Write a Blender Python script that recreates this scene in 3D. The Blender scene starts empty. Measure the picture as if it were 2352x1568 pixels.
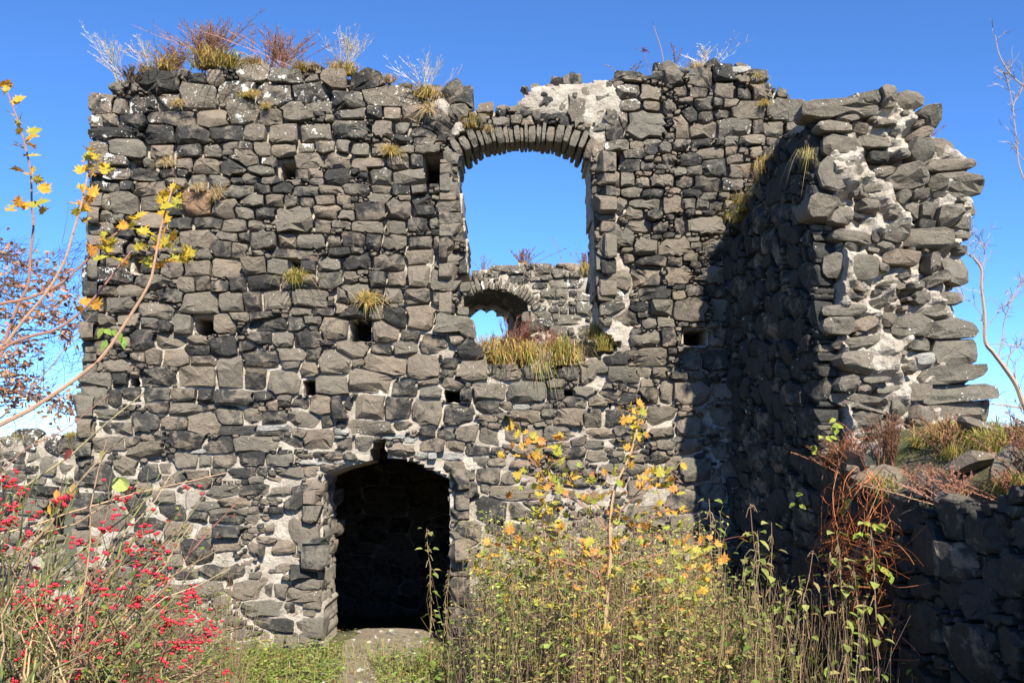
import bpy, math, random
import numpy as np
from mathutils import Vector, Matrix, noise as mnoise, Quaternion

# ------------------------------------------------------------------ camera, sky, sun, exposure
scene = bpy.context.scene
COL = scene.collection
FPX = 2358.0                      # focal length in pixels of a 2352 px wide picture
HC, DC, PITCH = 2.4, 12.7, math.radians(6.0)
cam_d = bpy.data.cameras.new("camera")
cam_d.sensor_width = 36.0
cam_d.lens = 36.0 * FPX / 2352.0
cam_d.clip_start = 0.05
cam_d.clip_end = 9000.0
cam = bpy.data.objects.new("camera", cam_d)
COL.objects.link(cam)
cam.location = (0, -DC, HC)
cam.rotation_euler = (math.pi / 2 + PITCH, 0, 0)
scene.camera = cam

SUN_EL, SUN_AZ = math.radians(39.0), math.radians(17.0)
world = bpy.data.worlds.new("World")
scene.world = world
world.use_nodes = True
wn = world.node_tree
bg = wn.nodes["Background"]
sky = wn.nodes.new("ShaderNodeTexSky")
sky.sky_type = 'NISHITA'
sky.sun_disc = False
sky.sun_elevation = SUN_EL
sky.sun_rotation = math.pi - SUN_AZ
sky.altitude = 4000
sky.air_density = 1.0
sky.dust_density = 0.0
sky.ozone_density = 10.0
hs = wn.nodes.new("ShaderNodeHueSaturation")
hs.inputs["Saturation"].default_value = 1.04
wn.links.new(sky.outputs[0], hs.inputs["Color"])
wn.links.new(hs.outputs[0], bg.inputs[0])
bg.inputs[1].default_value = 0.13

sun_l = bpy.data.lights.new("sun", 'SUN')
sun_l.energy = 5.0
sun_l.angle = math.radians(0.53)
sun_l.color = (1.0, 0.925, 0.79)
sun = bpy.data.objects.new("sun", sun_l)
COL.objects.link(sun)
to_sun = Vector((math.sin(SUN_AZ) * math.cos(SUN_EL), -math.cos(SUN_AZ) * math.cos(SUN_EL), math.sin(SUN_EL)))
sun.rotation_euler = to_sun.to_track_quat('Z', 'Y').to_euler()
sun.location = (6, -20, 14)

scene.view_settings.view_transform = 'Standard'
scene.view_settings.look = 'None'
scene.view_settings.exposure = 1.0
scene.view_settings.gamma = 1.0
scene.view_settings.use_curve_mapping = False
scene.cycles.max_bounces = 6
scene.cycles.use_denoising = True

R = random.Random(11)
NR = np.random.default_rng(7)

# ------------------------------------------------------------------ measuring helpers
CAM = Vector((0, -DC, HC))
FWD = Vector((0, math.cos(PITCH), math.sin(PITCH)))
UPV = Vector((0, -math.sin(PITCH), math.cos(PITCH)))
def ray(px, py):
    return FWD + Vector((1, 0, 0)) * ((px - 1176) / FPX) + UPV * ((784 - py) / FPX)
def at(px, py, Y):
    """surveyed point: picture position on the upright plane y = Y"""
    d = ray(px, py)
    return CAM + d * ((Y + DC) / d.y)
def on_plane(px, py, O, N):
    d = ray(px, py)
    return CAM + d * ((O - CAM).dot(N) / d.dot(N))

class Frame:
    def __init__(s, O, U, V, N):
        s.O, s.U, s.V, s.N = Vector(O), Vector(U).normalized(), Vector(V).normalized(), Vector(N).normalized()
    def w(s, u, v, n=0.0):
        return s.O + s.U * u + s.V * v + s.N * n
    def uv(s, px, py):
        p = on_plane(px, py, s.O, s.N) - s.O
        return (p.dot(s.U), p.dot(s.V))
    def mat(s):
        return np.array([[*s.U], [*s.V], [*s.N]])

def gz(x, y):
    z = 0.0
    if y < -4: z += 0.092 * (-4 - y)
    if -5.0 < x < 3.5 and y > 1.35:
        if y < 6.9: return -0.6 + 0.02 * math.sin(3 * x + 2 * y)
    if y > 1.6 and x < -5.4: z -= 0.3 * (y - 1.6)
    elif y > 9: z -= 0.28 * (y - 9)
    if x < -7.5: z -= 0.12 * (-7.5 - x)
    if x > 6: z -= 0.12 * (x - 6)
    z = max(z, -110.0)
    if abs(x) < 20 and abs(y) < 25:
        z += 0.05 * mnoise.noise((x * 0.9, y * 0.9, 3.0)) + 0.02 * mnoise.noise((x * 4, y * 4, 1.0))
    return z

# ------------------------------------------------------------------ materials
def new_mat(name):
    m = bpy.data.materials.new(name)
    m.use_nodes = True
    nt = m.node_tree
    for n in list(nt.nodes): nt.nodes.remove(n)
    out = nt.nodes.new("ShaderNodeOutputMaterial")
    return m, nt, out
def L(nt, a, b): nt.links.new(a, b)
def noise_tex(nt, vec, scale, detail=5.0, rough=0.6, dist=0.0):
    n = nt.nodes.new("ShaderNodeTexNoise")
    n.inputs["Scale"].default_value = scale
    n.inputs["Detail"].default_value = detail
    n.inputs["Roughness"].default_value = rough
    n.inputs["Distortion"].default_value = dist
    L(nt, vec, n.inputs["Vector"])
    return n.outputs["Fac"]
def math_n(nt, op, a, b=None, clamp=False):
    n = nt.nodes.new("ShaderNodeMath"); n.operation = op; n.use_clamp = clamp
    for i, v in enumerate((a, b)):
        if v is None: continue
        if isinstance(v, (int, float)): n.inputs[i].default_value = v
        else: L(nt, v, n.inputs[i])
    return n.outputs[0]
def ramp01(nt, v, lo, hi):
    n = nt.nodes.new("ShaderNodeMapRange"); n.interpolation_type = 'SMOOTHSTEP'
    n.inputs[1].default_value = lo; n.inputs[2].default_value = hi
    L(nt, v, n.inputs[0])
    return n.outputs[0]
def mixc(nt, f, a, b, mode='MIX'):
    n = nt.nodes.new("ShaderNodeMix"); n.data_type = 'RGBA'; n.blend_type = mode
    if isinstance(f, (int, float)): n.inputs[0].default_value = f
    else: L(nt, f, n.inputs[0])
    for i, v in ((6, a), (7, b)):
        if isinstance(v, tuple): n.inputs[i].default_value = (*v, 1)
        else: L(nt, v, n.inputs[i])
    return n.outputs[2]

def stone_material():
    m, nt, out = new_mat("basalt")
    pos = nt.nodes.new("ShaderNodeNewGeometry").outputs["Position"]
    att = nt.nodes.new("ShaderNodeAttribute"); att.attribute_name = "stone_data"
    sep = nt.nodes.new("ShaderNodeSeparateColor"); L(nt, att.outputs["Color"], sep.inputs[0])
    tone, lich, hue = sep.outputs[0], sep.outputs[1], sep.outputs[2]
    n1 = noise_tex(nt, pos, 4.6, 5, 0.62, 0.7)
    n2 = noise_tex(nt, pos, 17.0, 4, 0.7, 0.2)
    n3 = noise_tex(nt, pos, 95.0, 3, 0.7)
    s = math_n(nt, 'ADD', math_n(nt, 'MULTIPLY', n1, 0.95), math_n(nt, 'MULTIPLY', n2, 0.32))
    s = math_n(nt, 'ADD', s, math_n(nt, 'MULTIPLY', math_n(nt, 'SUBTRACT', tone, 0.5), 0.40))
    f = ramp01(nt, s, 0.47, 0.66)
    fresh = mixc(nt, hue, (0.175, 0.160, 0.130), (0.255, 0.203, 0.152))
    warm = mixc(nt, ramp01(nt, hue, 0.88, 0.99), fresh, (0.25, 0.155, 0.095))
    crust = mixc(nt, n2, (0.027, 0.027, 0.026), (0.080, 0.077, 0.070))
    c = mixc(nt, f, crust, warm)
    g = math_n(nt, 'ADD', math_n(nt, 'MULTIPLY', n3, 1.1), 0.45)
    gg = nt.nodes.new("ShaderNodeCombineColor")
    for i in range(3): L(nt, g, gg.inputs[i])
    c = mixc(nt, 1.0, c, gg.outputs[0], 'MULTIPLY')
    # pale slabs
    c = mixc(nt, ramp01(nt, tone, 1.2, 1.4), c, (0.36, 0.35, 0.315))
    # lichen: white crusts in blotches and dots
    vo = nt.nodes.new("ShaderNodeTexVoronoi"); vo.inputs["Scale"].default_value = 26.0
    L(nt, pos, vo.inputs["Vector"])
    dots = math_n(nt, 'SUBTRACT', 1.0, ramp01(nt, vo.outputs["Distance"], 0.16, 0.24))
    dotm = ramp01(nt, math_n(nt, 'ADD', noise_tex(nt, pos, 9.0, 2), math_n(nt, 'MULTIPLY', lich, 0.28)), 0.66, 0.70)
    blot = ramp01(nt, math_n(nt, 'ADD', noise_tex(nt, pos, 6.5, 4, 0.72), math_n(nt, 'MULTIPLY', lich, 0.24)), 0.745, 0.775)
    lm = math_n(nt, 'MAXIMUM', math_n(nt, 'MULTIPLY', dots, dotm), blot, True)
    lm = math_n(nt, 'MULTIPLY', lm, ramp01(nt, lich, 0.04, 0.12))
    c = mixc(nt, lm, c, (0.70, 0.69, 0.64))
    bs = nt.nodes.new("ShaderNodeBsdfPrincipled")
    L(nt, c, bs.inputs["Base Color"])
    bs.inputs["Roughness"].default_value = 0.9
    bs.inputs["Specular IOR Level"].default_value = 0.25
    b1 = nt.nodes.new("ShaderNodeBump"); b1.inputs["Strength"].default_value = 1.0; b1.inputs["Distance"].default_value = 0.055
    L(nt, noise_tex(nt, pos, 11.0, 6, 0.72, 0.5), b1.inputs["Height"])
    b2 = nt.nodes.new("ShaderNodeBump"); b2.inputs["Strength"].default_value = 0.7; b2.inputs["Distance"].default_value = 0.008
    L(nt, n3, b2.inputs["Height"]); L(nt, b1.outputs[0], b2.inputs["Normal"])
    L(nt, b2.outputs[0], bs.inputs["Normal"])
    L(nt, bs.outputs[0], out.inputs[0])
    return m

def mortar_material():
    m, nt, out = new_mat("lime_mortar")
    pos = nt.nodes.new("ShaderNodeNewGeometry").outputs["Position"]
    n1 = noise_tex(nt, pos, 2.2, 5, 0.6, 0.4)
    n2 = noise_tex(nt, pos, 22.0, 6, 0.7)
    n3 = noise_tex(nt, pos, 110.0, 4, 0.7)
    c = mixc(nt, ramp01(nt, n1, 0.35, 0.65), (0.33, 0.29, 0.24), (0.48, 0.435, 0.37))
    c = mixc(nt, ramp01(nt, n2, 0.52, 0.70), c, (0.24, 0.215, 0.175))
    c = mixc(nt, ramp01(nt, noise_tex(nt, pos, 6.0, 4, 0.7, 1.0), 0.60, 0.72), c, (0.17, 0.155, 0.13))
    g = math_n(nt, 'ADD', math_n(nt, 'MULTIPLY', n3, 0.7), 0.65)
    gg = nt.nodes.new("ShaderNodeCombineColor")
    for i in range(3): L(nt, g, gg.inputs[i])
    c = mixc(nt, 1.0, c, gg.outputs[0], 'MULTIPLY')
    bs = nt.nodes.new("ShaderNodeBsdfPrincipled")
    L(nt, c, bs.inputs["Base Color"])
    bs.inputs["Roughness"].default_value = 0.95
    bs.inputs["Specular IOR Level"].default_value = 0.1
    b1 = nt.nodes.new("ShaderNodeBump"); b1.inputs["Strength"].default_value = 0.9; b1.inputs["Distance"].default_value = 0.04
    L(nt, noise_tex(nt, pos, 20.0, 5, 0.7, 0.4), b1.inputs["Height"])
    L(nt, b1.outputs[0], bs.inputs["Normal"])
    L(nt, bs.outputs[0], out.inputs[0])
    return m

def ground_material():
    m, nt, out = new_mat("soil")
    pos = nt.nodes.new("ShaderNodeNewGeometry").outputs["Position"]
    n1 = noise_tex(nt, pos, 0.9, 6, 0.65, 0.5)
    n2 = noise_tex(nt, pos, 14.0, 6, 0.7)
    c = mixc(nt, ramp01(nt, n1, 0.4, 0.62), (0.10, 0.075, 0.045), (0.085, 0.105, 0.03))
    c = mixc(nt, ramp01(nt, n2, 0.5, 0.7), c, (0.17, 0.13, 0.08))
    bs = nt.nodes.new("ShaderNodeBsdfPrincipled"); L(nt, c, bs.inputs["Base Color"])
    bs.inputs["Roughness"].default_value = 1.0
    b1 = nt.nodes.new("ShaderNodeBump"); b1.inputs["Strength"].default_value = 0.8; b1.inputs["Distance"].default_value = 0.05
    L(nt, n2, b1.inputs["Height"]); L(nt, b1.outputs[0], bs.inputs["Normal"])
    L(nt, bs.outputs[0], out.inputs[0])
    return m
def path_material():
    m, nt, out = new_mat("trodden_earth")
    pos = nt.nodes.new("ShaderNodeNewGeometry").outputs["Position"]
    n1 = noise_tex(nt, pos, 3.0, 6, 0.65, 0.5)
    n2 = noise_tex(nt, pos, 45.0, 6, 0.7)
    c = mixc(nt, ramp01(nt, n1, 0.35, 0.65), (0.17, 0.135, 0.095), (0.26, 0.22, 0.165))
    c = mixc(nt, ramp01(nt, n2, 0.55, 0.7), c, (0.13, 0.10, 0.07))
    bs = nt.nodes.new("ShaderNodeBsdfPrincipled"); L(nt, c, bs.inputs["Base Color"])
    bs.inputs["Roughness"].default_value = 1.0
    b1 = nt.nodes.new("ShaderNodeBump"); b1.inputs["Strength"].default_value = 0.7; b1.inputs["Distance"].default_value = 0.02
    L(nt, n2, b1.inputs["Height"]); L(nt, b1.outputs[0], bs.inputs["Normal"])
    L(nt, bs.outputs[0], out.inputs[0])
    return m
def plant_material(name, transl, rough=0.75):
    m, nt, out = new_mat(name)
    att = nt.nodes.new("ShaderNodeAttribute"); att.attribute_name = "tint"
    pos = nt.nodes.new("ShaderNodeNewGeometry").outputs["Position"]
    n = math_n(nt, 'ADD', math_n(nt, 'MULTIPLY', noise_tex(nt, pos, 60.0, 3), 0.8), 0.6)
    gg = nt.nodes.new("ShaderNodeCombineColor")
    for i in range(3): L(nt, n, gg.inputs[i])
    c = mixc(nt, 1.0, att.outputs["Color"], gg.outputs[0], 'MULTIPLY')
    bs = nt.nodes.new("ShaderNodeBsdfPrincipled"); L(nt, c, bs.inputs["Base Color"])
    bs.inputs["Roughness"].default_value = rough
    bs.inputs["Specular IOR Level"].default_value = 0.3
    if transl > 0:
        tr = nt.nodes.new("ShaderNodeBsdfTranslucent"); L(nt, c, tr.inputs[0])
        mx = nt.nodes.new("ShaderNodeMixShader"); mx.inputs[0].default_value = transl
        L(nt, bs.outputs[0], mx.inputs[1]); L(nt, tr.outputs[0], mx.inputs[2]); L(nt, mx.outputs[0], out.inputs[0])
    else: L(nt, bs.outputs[0], out.inputs[0])
    return m
def maple_material(name, stops):
    m, nt, out = new_mat(name)
    oi = nt.nodes.new("ShaderNodeObjectInfo")
    tc = nt.nodes.new("ShaderNodeTexCoord")
    n1 = noise_tex(nt, tc.outputs["Object"], 3.0, 3)
    v = math_n(nt, 'ADD', math_n(nt, 'MULTIPLY', oi.outputs["Random"], 0.75), math_n(nt, 'MULTIPLY', math_n(nt, 'SUBTRACT', n1, 0.35), 0.7), True)
    cr = nt.nodes.new("ShaderNodeValToRGB")
    e = cr.color_ramp.elements
    while len(e) < len(stops): e.new(0.5)
    for k, (p, c) in enumerate(stops):
        e[k].position = p; e[k].color = (*c, 1)
    L(nt, v, cr.inputs[0])
    bs = nt.nodes.new("ShaderNodeBsdfPrincipled"); L(nt, cr.outputs[0], bs.inputs["Base Color"])
    bs.inputs["Roughness"].default_value = 0.6
    tr = nt.nodes.new("ShaderNodeBsdfTranslucent"); L(nt, cr.outputs[0], tr.inputs[0])
    mx = nt.nodes.new("ShaderNodeMixShader"); mx.inputs[0].default_value = 0.35
    L(nt, bs.outputs[0], mx.inputs[1]); L(nt, tr.outputs[0], mx.inputs[2]); L(nt, mx.outputs[0], out.inputs[0])
    return m
M_STONE, M_MORTAR, M_SOIL, M_PATH = stone_material(), mortar_material(), ground_material(), path_material()
M_LEAF, M_WOOD = plant_material("leaf_tissue", 0.35), plant_material("dry_stalk", 0.0)
M_FRUIT = plant_material("berry_skin", 0.0, 0.4)
M_MAPLE = maple_material("yellow_maple_leaf", [(0.0, (0.26, 0.30, 0.03)), (0.3, (0.50, 0.38, 0.03)), (0.6, (0.62, 0.36, 0.03)), (0.85, (0.60, 0.24, 0.04)), (1.0, (0.45, 0.13, 0.04))])
M_MAPLE2 = maple_material("orange_maple_leaf", [(0.0, (0.26, 0.32, 0.05)), (0.3, (0.48, 0.42, 0.06)), (0.55, (0.62, 0.37, 0.05)), (0.8, (0.62, 0.27, 0.06)), (1.0, (0.50, 0.17, 0.07))])

# ------------------------------------------------------------------ object helpers
def tag(o, label=None, cat=None, group=None, kind=None):
    if label: o["label"] = label
    if cat: o["category"] = cat
    if group: o["group"] = group
    if kind: o["kind"] = kind
    return o
def empty(name, loc, label, cat, group=None, kind="thing"):
    o = bpy.data.objects.new(name, None)
    COL.objects.link(o); o.location = loc; o.empty_display_size = 0.2
    return tag(o, label, cat, group, kind)
def wloc(o):
    p = Vector(o.location)
    while o.parent is not None: o = o.parent; p += o.location
    return p
def part_empty(name, parent):
    o = bpy.data.objects.new(name, None); COL.objects.link(o); o.parent = parent; o.empty_display_size = .1
    return o
def link_mesh(name, me, parent=None, loc=(0, 0, 0)):
    o = bpy.data.objects.new(name, me); COL.objects.link(o)
    if parent is not None:
        o.parent = parent
        o.location = Vector(loc) - wloc(parent)
    else: o.location = loc
    return o
class MB:
    """collects shapes with a tint per vertex"""
    def __init__(s): s.v, s.f, s.c = [], [], []
    def add(s, verts, faces, tint):
        k = len(s.v); s.v.extend(verts); s.c.extend([tint] * len(verts))
        s.f.extend([tuple(i + k for i in f) for f in faces])
    def tube(s, pts, r0, r1, tint, sides=4, r=None):
        pts = [Vector(p) for p in pts]; n = len(pts); k = len(s.v)
        for i, p in enumerate(pts):
            t = (pts[min(i + 1, n - 1)] - pts[max(i - 1, 0)])
            if t.length < 1e-9: t = Vector((0, 0, 1))
            t.normalize()
            a = t.orthogonal().normalized(); b = t.cross(a)
            rr = r0 + (r1 - r0) * i / max(1, n - 1)
            for j in range(sides):
                an = 2 * math.pi * j / sides
                s.v.append(p + (a * math.cos(an) + b * math.sin(an)) * rr); s.c.append(tint)
        for i in range(n - 1):
            for j in range(sides):
                j2 = (j + 1) % sides
                s.f.append((k + i * sides + j, k + i * sides + j2, k + (i + 1) * sides + j2, k + (i + 1) * sides + j))
    def mesh(s, name, mat, smooth=False):
        me = bpy.data.meshes.new(name)
        me.from_pydata([tuple(v) for v in s.v], [], s.f)
        at_ = me.attributes.new("tint", 'FLOAT_COLOR', 'POINT')
        arr = np.ones((len(s.v), 4), np.float32)
        if s.v: arr[:, :3] = np.array(s.c, np.float32)
        at_.data.foreach_set("color", arr.ravel())
        me.materials.append(mat)
        if smooth: me.polygons.foreach_set("use_smooth", [True] * len(me.polygons))
        me.update()
        return me
    def build(s, name, mat, parent=None, loc=(0, 0, 0), smooth=False):
        o = link_mesh(name, s.mesh(name, mat, smooth), parent, (0, 0, 0))
        if parent is None: o.location = loc
        return o

# ------------------------------------------------------------------ masonry
def pip(poly, x, y):
    x = np.asarray(x); y = np.asarray(y)
    ins = np.zeros(x.shape, bool); n = len(poly)
    for i in range(n):
        x1, y1 = poly[i]; x2, y2 = poly[(i + 1) % n]
        if y1 == y2: continue
        c = ((y1 > y) != (y2 > y)) & (x < (x2 - x1) * (y - y1) / (y2 - y1) + x1)
        ins ^= c
    return ins

def sheet_body(name, fr, poly, holes, depth, thick, res, parent, mat=None, back=True):
    """a lumpy masonry core: front sheet at -depth(u,v), sides and back"""
    P = np.array(poly); u0, v0 = P.min(0); u1, v1 = P.max(0)
    nu, nv = int((u1 - u0) / res) + 1, int((v1 - v0) / res) + 1
    uc = u0 + (np.arange(nu) + .5) * res; vc = v0 + (np.arange(nv) + .5) * res
    UU, VV = np.meshgrid(uc, vc, indexing='ij')
    ins = pip(poly, UU, VV)
    for h in holes: ins &= ~pip(h, UU, VV)
    gu = u0 + np.arange(nu + 1) * res; gv = v0 + np.arange(nv + 1) * res
    used = np.zeros((nu + 1, nv + 1), bool)
    used[:-1, :-1] |= ins; used[1:, :-1] |= ins; used[:-1, 1:] |= ins; used[1:, 1:] |= ins
    idx = -np.ones((nu + 1, nv + 1), int); ii = np.argwhere(used); idx[used] = np.arange(len(ii))
    nvt = len(ii)
    GU = gu[ii[:, 0]] + NR.uniform(-.3, .3, nvt) * res; GV = gv[ii[:, 1]] + NR.uniform(-.3, .3, nvt) * res
    D = depth(GU, GV)
    M = fr.mat(); O = np.array(fr.O)
    base = O + GU[:, None] * M[0] + GV[:, None] * M[1]
    lump = np.array([mnoise.noise(Vector(p) * 7.0) * 0.6 + mnoise.noise(Vector(p) * 19.0) * 0.4 for p in base])
    front = base - (D - lump * 0.028)[:, None] * M[2]
    bk = base - thick * M[2]
    cells = np.argwhere(ins); a, b = cells[:, 0], cells[:, 1]
    q = np.stack([idx[a, b], idx[a + 1, b], idx[a + 1, b + 1], idx[a, b + 1]], 1)
    flip = np.dot(np.cross(M[0], M[1]), M[2]) < 0
    if flip: q = q[:, ::-1]
    faces = [tuple(r) for r in q.tolist()]
    if back: faces += [tuple(r[::-1]) for r in (q + nvt).tolist()]
    pad = np.pad(ins, 1)
    for (da, db, e0, e1) in ((-1, 0, (0, 1), (0, 0)), (1, 0, (1, 0), (1, 1)), (0, -1, (0, 0), (1, 0)), (0, 1, (1, 1), (0, 1))):
        m = ins & ~pad[1 + da:1 + da + nu, 1 + db:1 + db + nv]
        cc = np.argwhere(m)
        if not len(cc): continue
        i0 = idx[cc[:, 0] + e0[0], cc[:, 1] + e0[1]]; i1 = idx[cc[:, 0] + e1[0], cc[:, 1] + e1[1]]
        r = np.stack([i1, i0, i0 + nvt, i1 + nvt], 1)
        if flip: r = r[:, ::-1]
        faces += [tuple(x) for x in r.tolist()]
    org = np.array(parent.location)
    me = bpy.data.meshes.new(name)
    me.from_pydata((np.vstack([front, bk]) - org).tolist(), [], faces)
    me.materials.append(mat or M_MORTAR)
    me.update()
    o = bpy.data.objects.new(name, me); COL.objects.link(o); o.parent = parent
    return o

class Site:
    __slots__ = ("u", "v", "a", "b", "rot", "p", "solid", "out", "tone", "lich", "hue", "prot", "deep", "edge", "tilt", "hand")
    def __init__(s, u, v, a, b, rot=None, solid=True, tone=None, lich=0.0, hue=None, hand=False):
        s.u, s.v, s.a, s.b = u, v, a, b
        s.rot = R.gauss(0, 0.07) if rot is None else rot
        s.p = R.uniform(2.8, 6.5); s.solid = solid
        s.tone = R.betavariate(1.5, 1.5) if tone is None else tone
        s.lich = lich; s.hue = R.random() * 0.85 if hue is None else hue
        s.prot = R.gauss(0.0, 0.028); s.deep = 0.20; s.edge = None; s.tilt = 0.15; s.hand = hand

def fill_sites(sites, poly, holes, sizes, accept=None, res=0.015, shrink=0.80):
    P = np.array(poly); u0, v0 = P.min(0); u1, v1 = P.max(0)
    nu, nv = int((u1 - u0) / res) + 2, int((v1 - v0) / res) + 2
    UU, VV = np.meshgrid(u0 + np.arange(nu) * res, v0 + np.arange(nv) * res, indexing='ij')
    occ = ~pip(poly, UU, VV)
    for h in holes: occ |= pip(h, UU, VV)
    def mark(s, k):
        ca, sa = math.cos(s.rot), math.sin(s.rot)
        rad = max(s.a, s.b)
        i0 = max(0, int((s.u - rad - u0) / res)); i1 = min(nu, int((s.u + rad - u0) / res) + 2)
        j0 = max(0, int((s.v - rad - v0) / res)); j1 = min(nv, int((s.v + rad - v0) / res) + 2)
        if i0 >= i1 or j0 >= j1: return None
        x = UU[i0:i1, j0:j1] - s.u; y = VV[i0:i1, j0:j1] - s.v
        d = (np.abs((x * ca + y * sa) / s.a) ** 3 + np.abs((-x * sa + y * ca) / s.b) ** 3)
        return (slice(i0, i1), slice(j0, j1)), d < k ** 3
    for s in sites:
        r = mark(s, 1.06)
        if r: occ[r[0]] |= r[1]
    for (a0, a1, b0, b1, tries) in sizes:
        for _ in range(tries):
            free = None
            u = R.uniform(u0, u1); v = R.uniform(v0, v1)
            i, j = int((u - u0) / res), int((v - v0) / res)
            if occ[i, j]: continue
            if accept and R.random() > accept(u, v): continue
            s = Site(u, v, R.uniform(a0, a1), R.uniform(b0, b1))
            r = mark(s, shrink)
            if r is None or (occ[r[0]] & r[1]).any(): continue
            occ[r[0]] |= mark(s, 0.95)[1]
            sites.append(s)

def simplify(P, tol):
    """keep the corners of a closed outline"""
    n = len(P); i0 = int(np.argmax(P[:, 0])); i1 = int(np.argmin(P[:, 0]))
    keep = {i0, i1}
    def rec(a, b):
        m = (b - a) % n
        if m < 2: return
        ids = [(a + k) % n for k in range(1, m)]
        d = P[b] - P[a]; L_ = math.hypot(d[0], d[1]) + 1e-9
        q = P[ids] - P[a]; dist = np.abs(q[:, 0] * d[1] - q[:, 1] * d[0]) / L_
        k = int(dist.argmax())
        if dist[k] > tol:
            c = ids[k]; keep.add(c); rec(a, c); rec(c, b)
    rec(i0, i1); rec(i1, i0)
    return P[sorted(keep)]
def outlines(sites, NA=44, gap=0.006, cap=1.6, clip=None, holes=(), tol=0.085):
    NA = 44
    U = np.array([s.u for s in sites]); V = np.array([s.v for s in sites])
    A = np.array([s.a for s in sites]); B = np.array([s.b for s in sites])
    RT = np.array([s.rot for s in sites]); PW = np.array([s.p for s in sites])
    CA, SA = np.cos(RT), np.sin(RT); RAD = np.maximum(A, B)
    T = np.linspace(0.2, cap, 40)
    ph = np.arange(NA) * 2 * np.pi / NA
    for i, s in enumerate(sites):
        if not s.solid: continue
        lx, ly = s.a * np.cos(ph), s.b * np.sin(ph)
        ln = np.hypot(lx, ly); lx /= ln; ly /= ln
        d1 = (np.abs(lx / s.a) ** s.p + np.abs(ly / s.b) ** s.p) ** (1 / s.p)
        Ri = 1 / d1
        gx = lx * CA[i] - ly * SA[i]; gy = lx * SA[i] + ly * CA[i]
        nb = np.where((np.abs(U - s.u) < (RAD + RAD[i]) * 1.25) & (np.abs(V - s.v) < (RAD + RAD[i]) * 1.25))[0]
        nb = nb[nb != i]
        r = np.full(NA, cap); bad = np.zeros((NA, len(T)), bool)
        X = s.u + gx[:, None] * Ri[:, None] * T; Y = s.v + gy[:, None] * Ri[:, None] * T
        if clip is not None: bad |= ~pip(clip, X, Y) & (T > 1.0)[None, :]
        for h in holes:
            bb = np.array(h); lo, hi = bb.min(0), bb.max(0)
            if s.u + RAD[i] * 1.6 < lo[0] or s.u - RAD[i] * 1.6 > hi[0] or s.v + RAD[i] * 1.6 < lo[1] or s.v - RAD[i] * 1.6 > hi[1]: continue
            bad |= pip(h, X, Y) & (T > .8)[None, :]
        if len(nb):
            dx = X[..., None] - U[nb]; dy = Y[..., None] - V[nb]
            xx = np.abs((dx * CA[nb] + dy * SA[nb]) / A[nb]); yy = np.abs((-dx * SA[nb] + dy * CA[nb]) / B[nb])
            dj = ((xx ** PW[nb] + yy ** PW[nb]) ** (1 / PW[nb])).min(-1)
            bad |= dj < T[None, :]
        if bad.any():
            first = np.where(bad.any(1), bad.argmax(1), len(T) - 1)
            r = T[first]
        gp = gap(s) if callable(gap) else gap
        rr = np.maximum(r * Ri - gp * R.uniform(.6, 1.7), 0.25 * Ri)
        P = np.stack([gx * rr, gy * rr], 1)
        P = simplify(P, tol * min(s.a, s.b))
        if len(P) < 5: P = np.stack([gx * rr, gy * rr], 1)[::6]
        s.out = P + NR.normal(0, 0.022, P.shape) * min(s.a, s.b)

def stone_verts(s, taper=0.86, rough=1.0):
    """local (u,v,n) vertices and faces of one block: buried back, chipped edge, tilted and facetted face"""
    P = s.out; NA = len(P); m = min(s.a, s.b)
    edge = s.edge if s.edge is not None else R.uniform(0.05, 0.20) * m
    tx, ty = R.gauss(0, s.tilt), R.gauss(0.04, s.tilt)
    cuts = []
    for _ in range(R.choice((2, 2, 3, 3, 4))):
        an = R.choice((R.uniform(0, 6.283), R.gauss(-1.57, 0.6)))
        cuts.append((math.cos(an), math.sin(an), R.uniform(0.2, 0.8), R.uniform(0.3, 1.5) * rough))
    floor_ = s.prot - 0.05 - 0.25 * m * rough
    def h(q, drop):
        z = s.prot + tx * q[:, 0] + ty * q[:, 1]
        for cx, cy, off, sl in cuts:
            z = z - np.maximum(0, q[:, 0] * cx + q[:, 1] * cy - off * (abs(cx) * s.a + abs(cy) * s.b)) * sl
        return np.maximum(z, floor_) - drop
    off = np.array([R.uniform(-.25, .25) * s.a, R.uniform(-.25, .25) * s.b])
    k0, k1 = R.uniform(.90, .96), R.uniform(0.48, 0.68)
    rings = [(P * taper, np.full(NA, -s.deep)), (P, h(P, edge * (.6 + np.maximum(0, -P[:, 1] / s.b) * 1.6)) + NR.normal(0, 0.12, NA) * edge)]
    q = P * k0 + NR.normal(0, 0.018, P.shape) * m; rings.append((q, h(q, 0) + NR.normal(0, 0.022, NA) * m * rough))
    q = P * k1 + off * .5 + NR.normal(0, 0.07, P.shape) * m; rings.append((q, h(q, -0.03 * m) + NR.normal(0, 0.042, NA) * m * rough))
    c = off[None, :]; rings.append((c, h(c, -0.035 * m)))
    V = np.vstack([np.column_stack([a, b]) for a, b in rings])
    F = []
    for k in range(3):
        o0, o1 = k * NA, (k + 1) * NA
        for i in range(NA):
            j = (i + 1) % NA
            if k == 0: F.append((o0 + i, o0 + j, o1 + j, o1 + i))
            elif (i + k) % 2: F.append((o0 + i, o0 + j, o1 + i)); F.append((o0 + j, o1 + j, o1 + i))
            else: F.append((o0 + i, o0 + j, o1 + j)); F.append((o0 + i, o1 + j, o1 + i))
    o3 = 3 * NA; o5 = 4 * NA
    for i in range(NA): F.append((o3 + i, o3 + (i + 1) % NA, o5))
    return V, F

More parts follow.
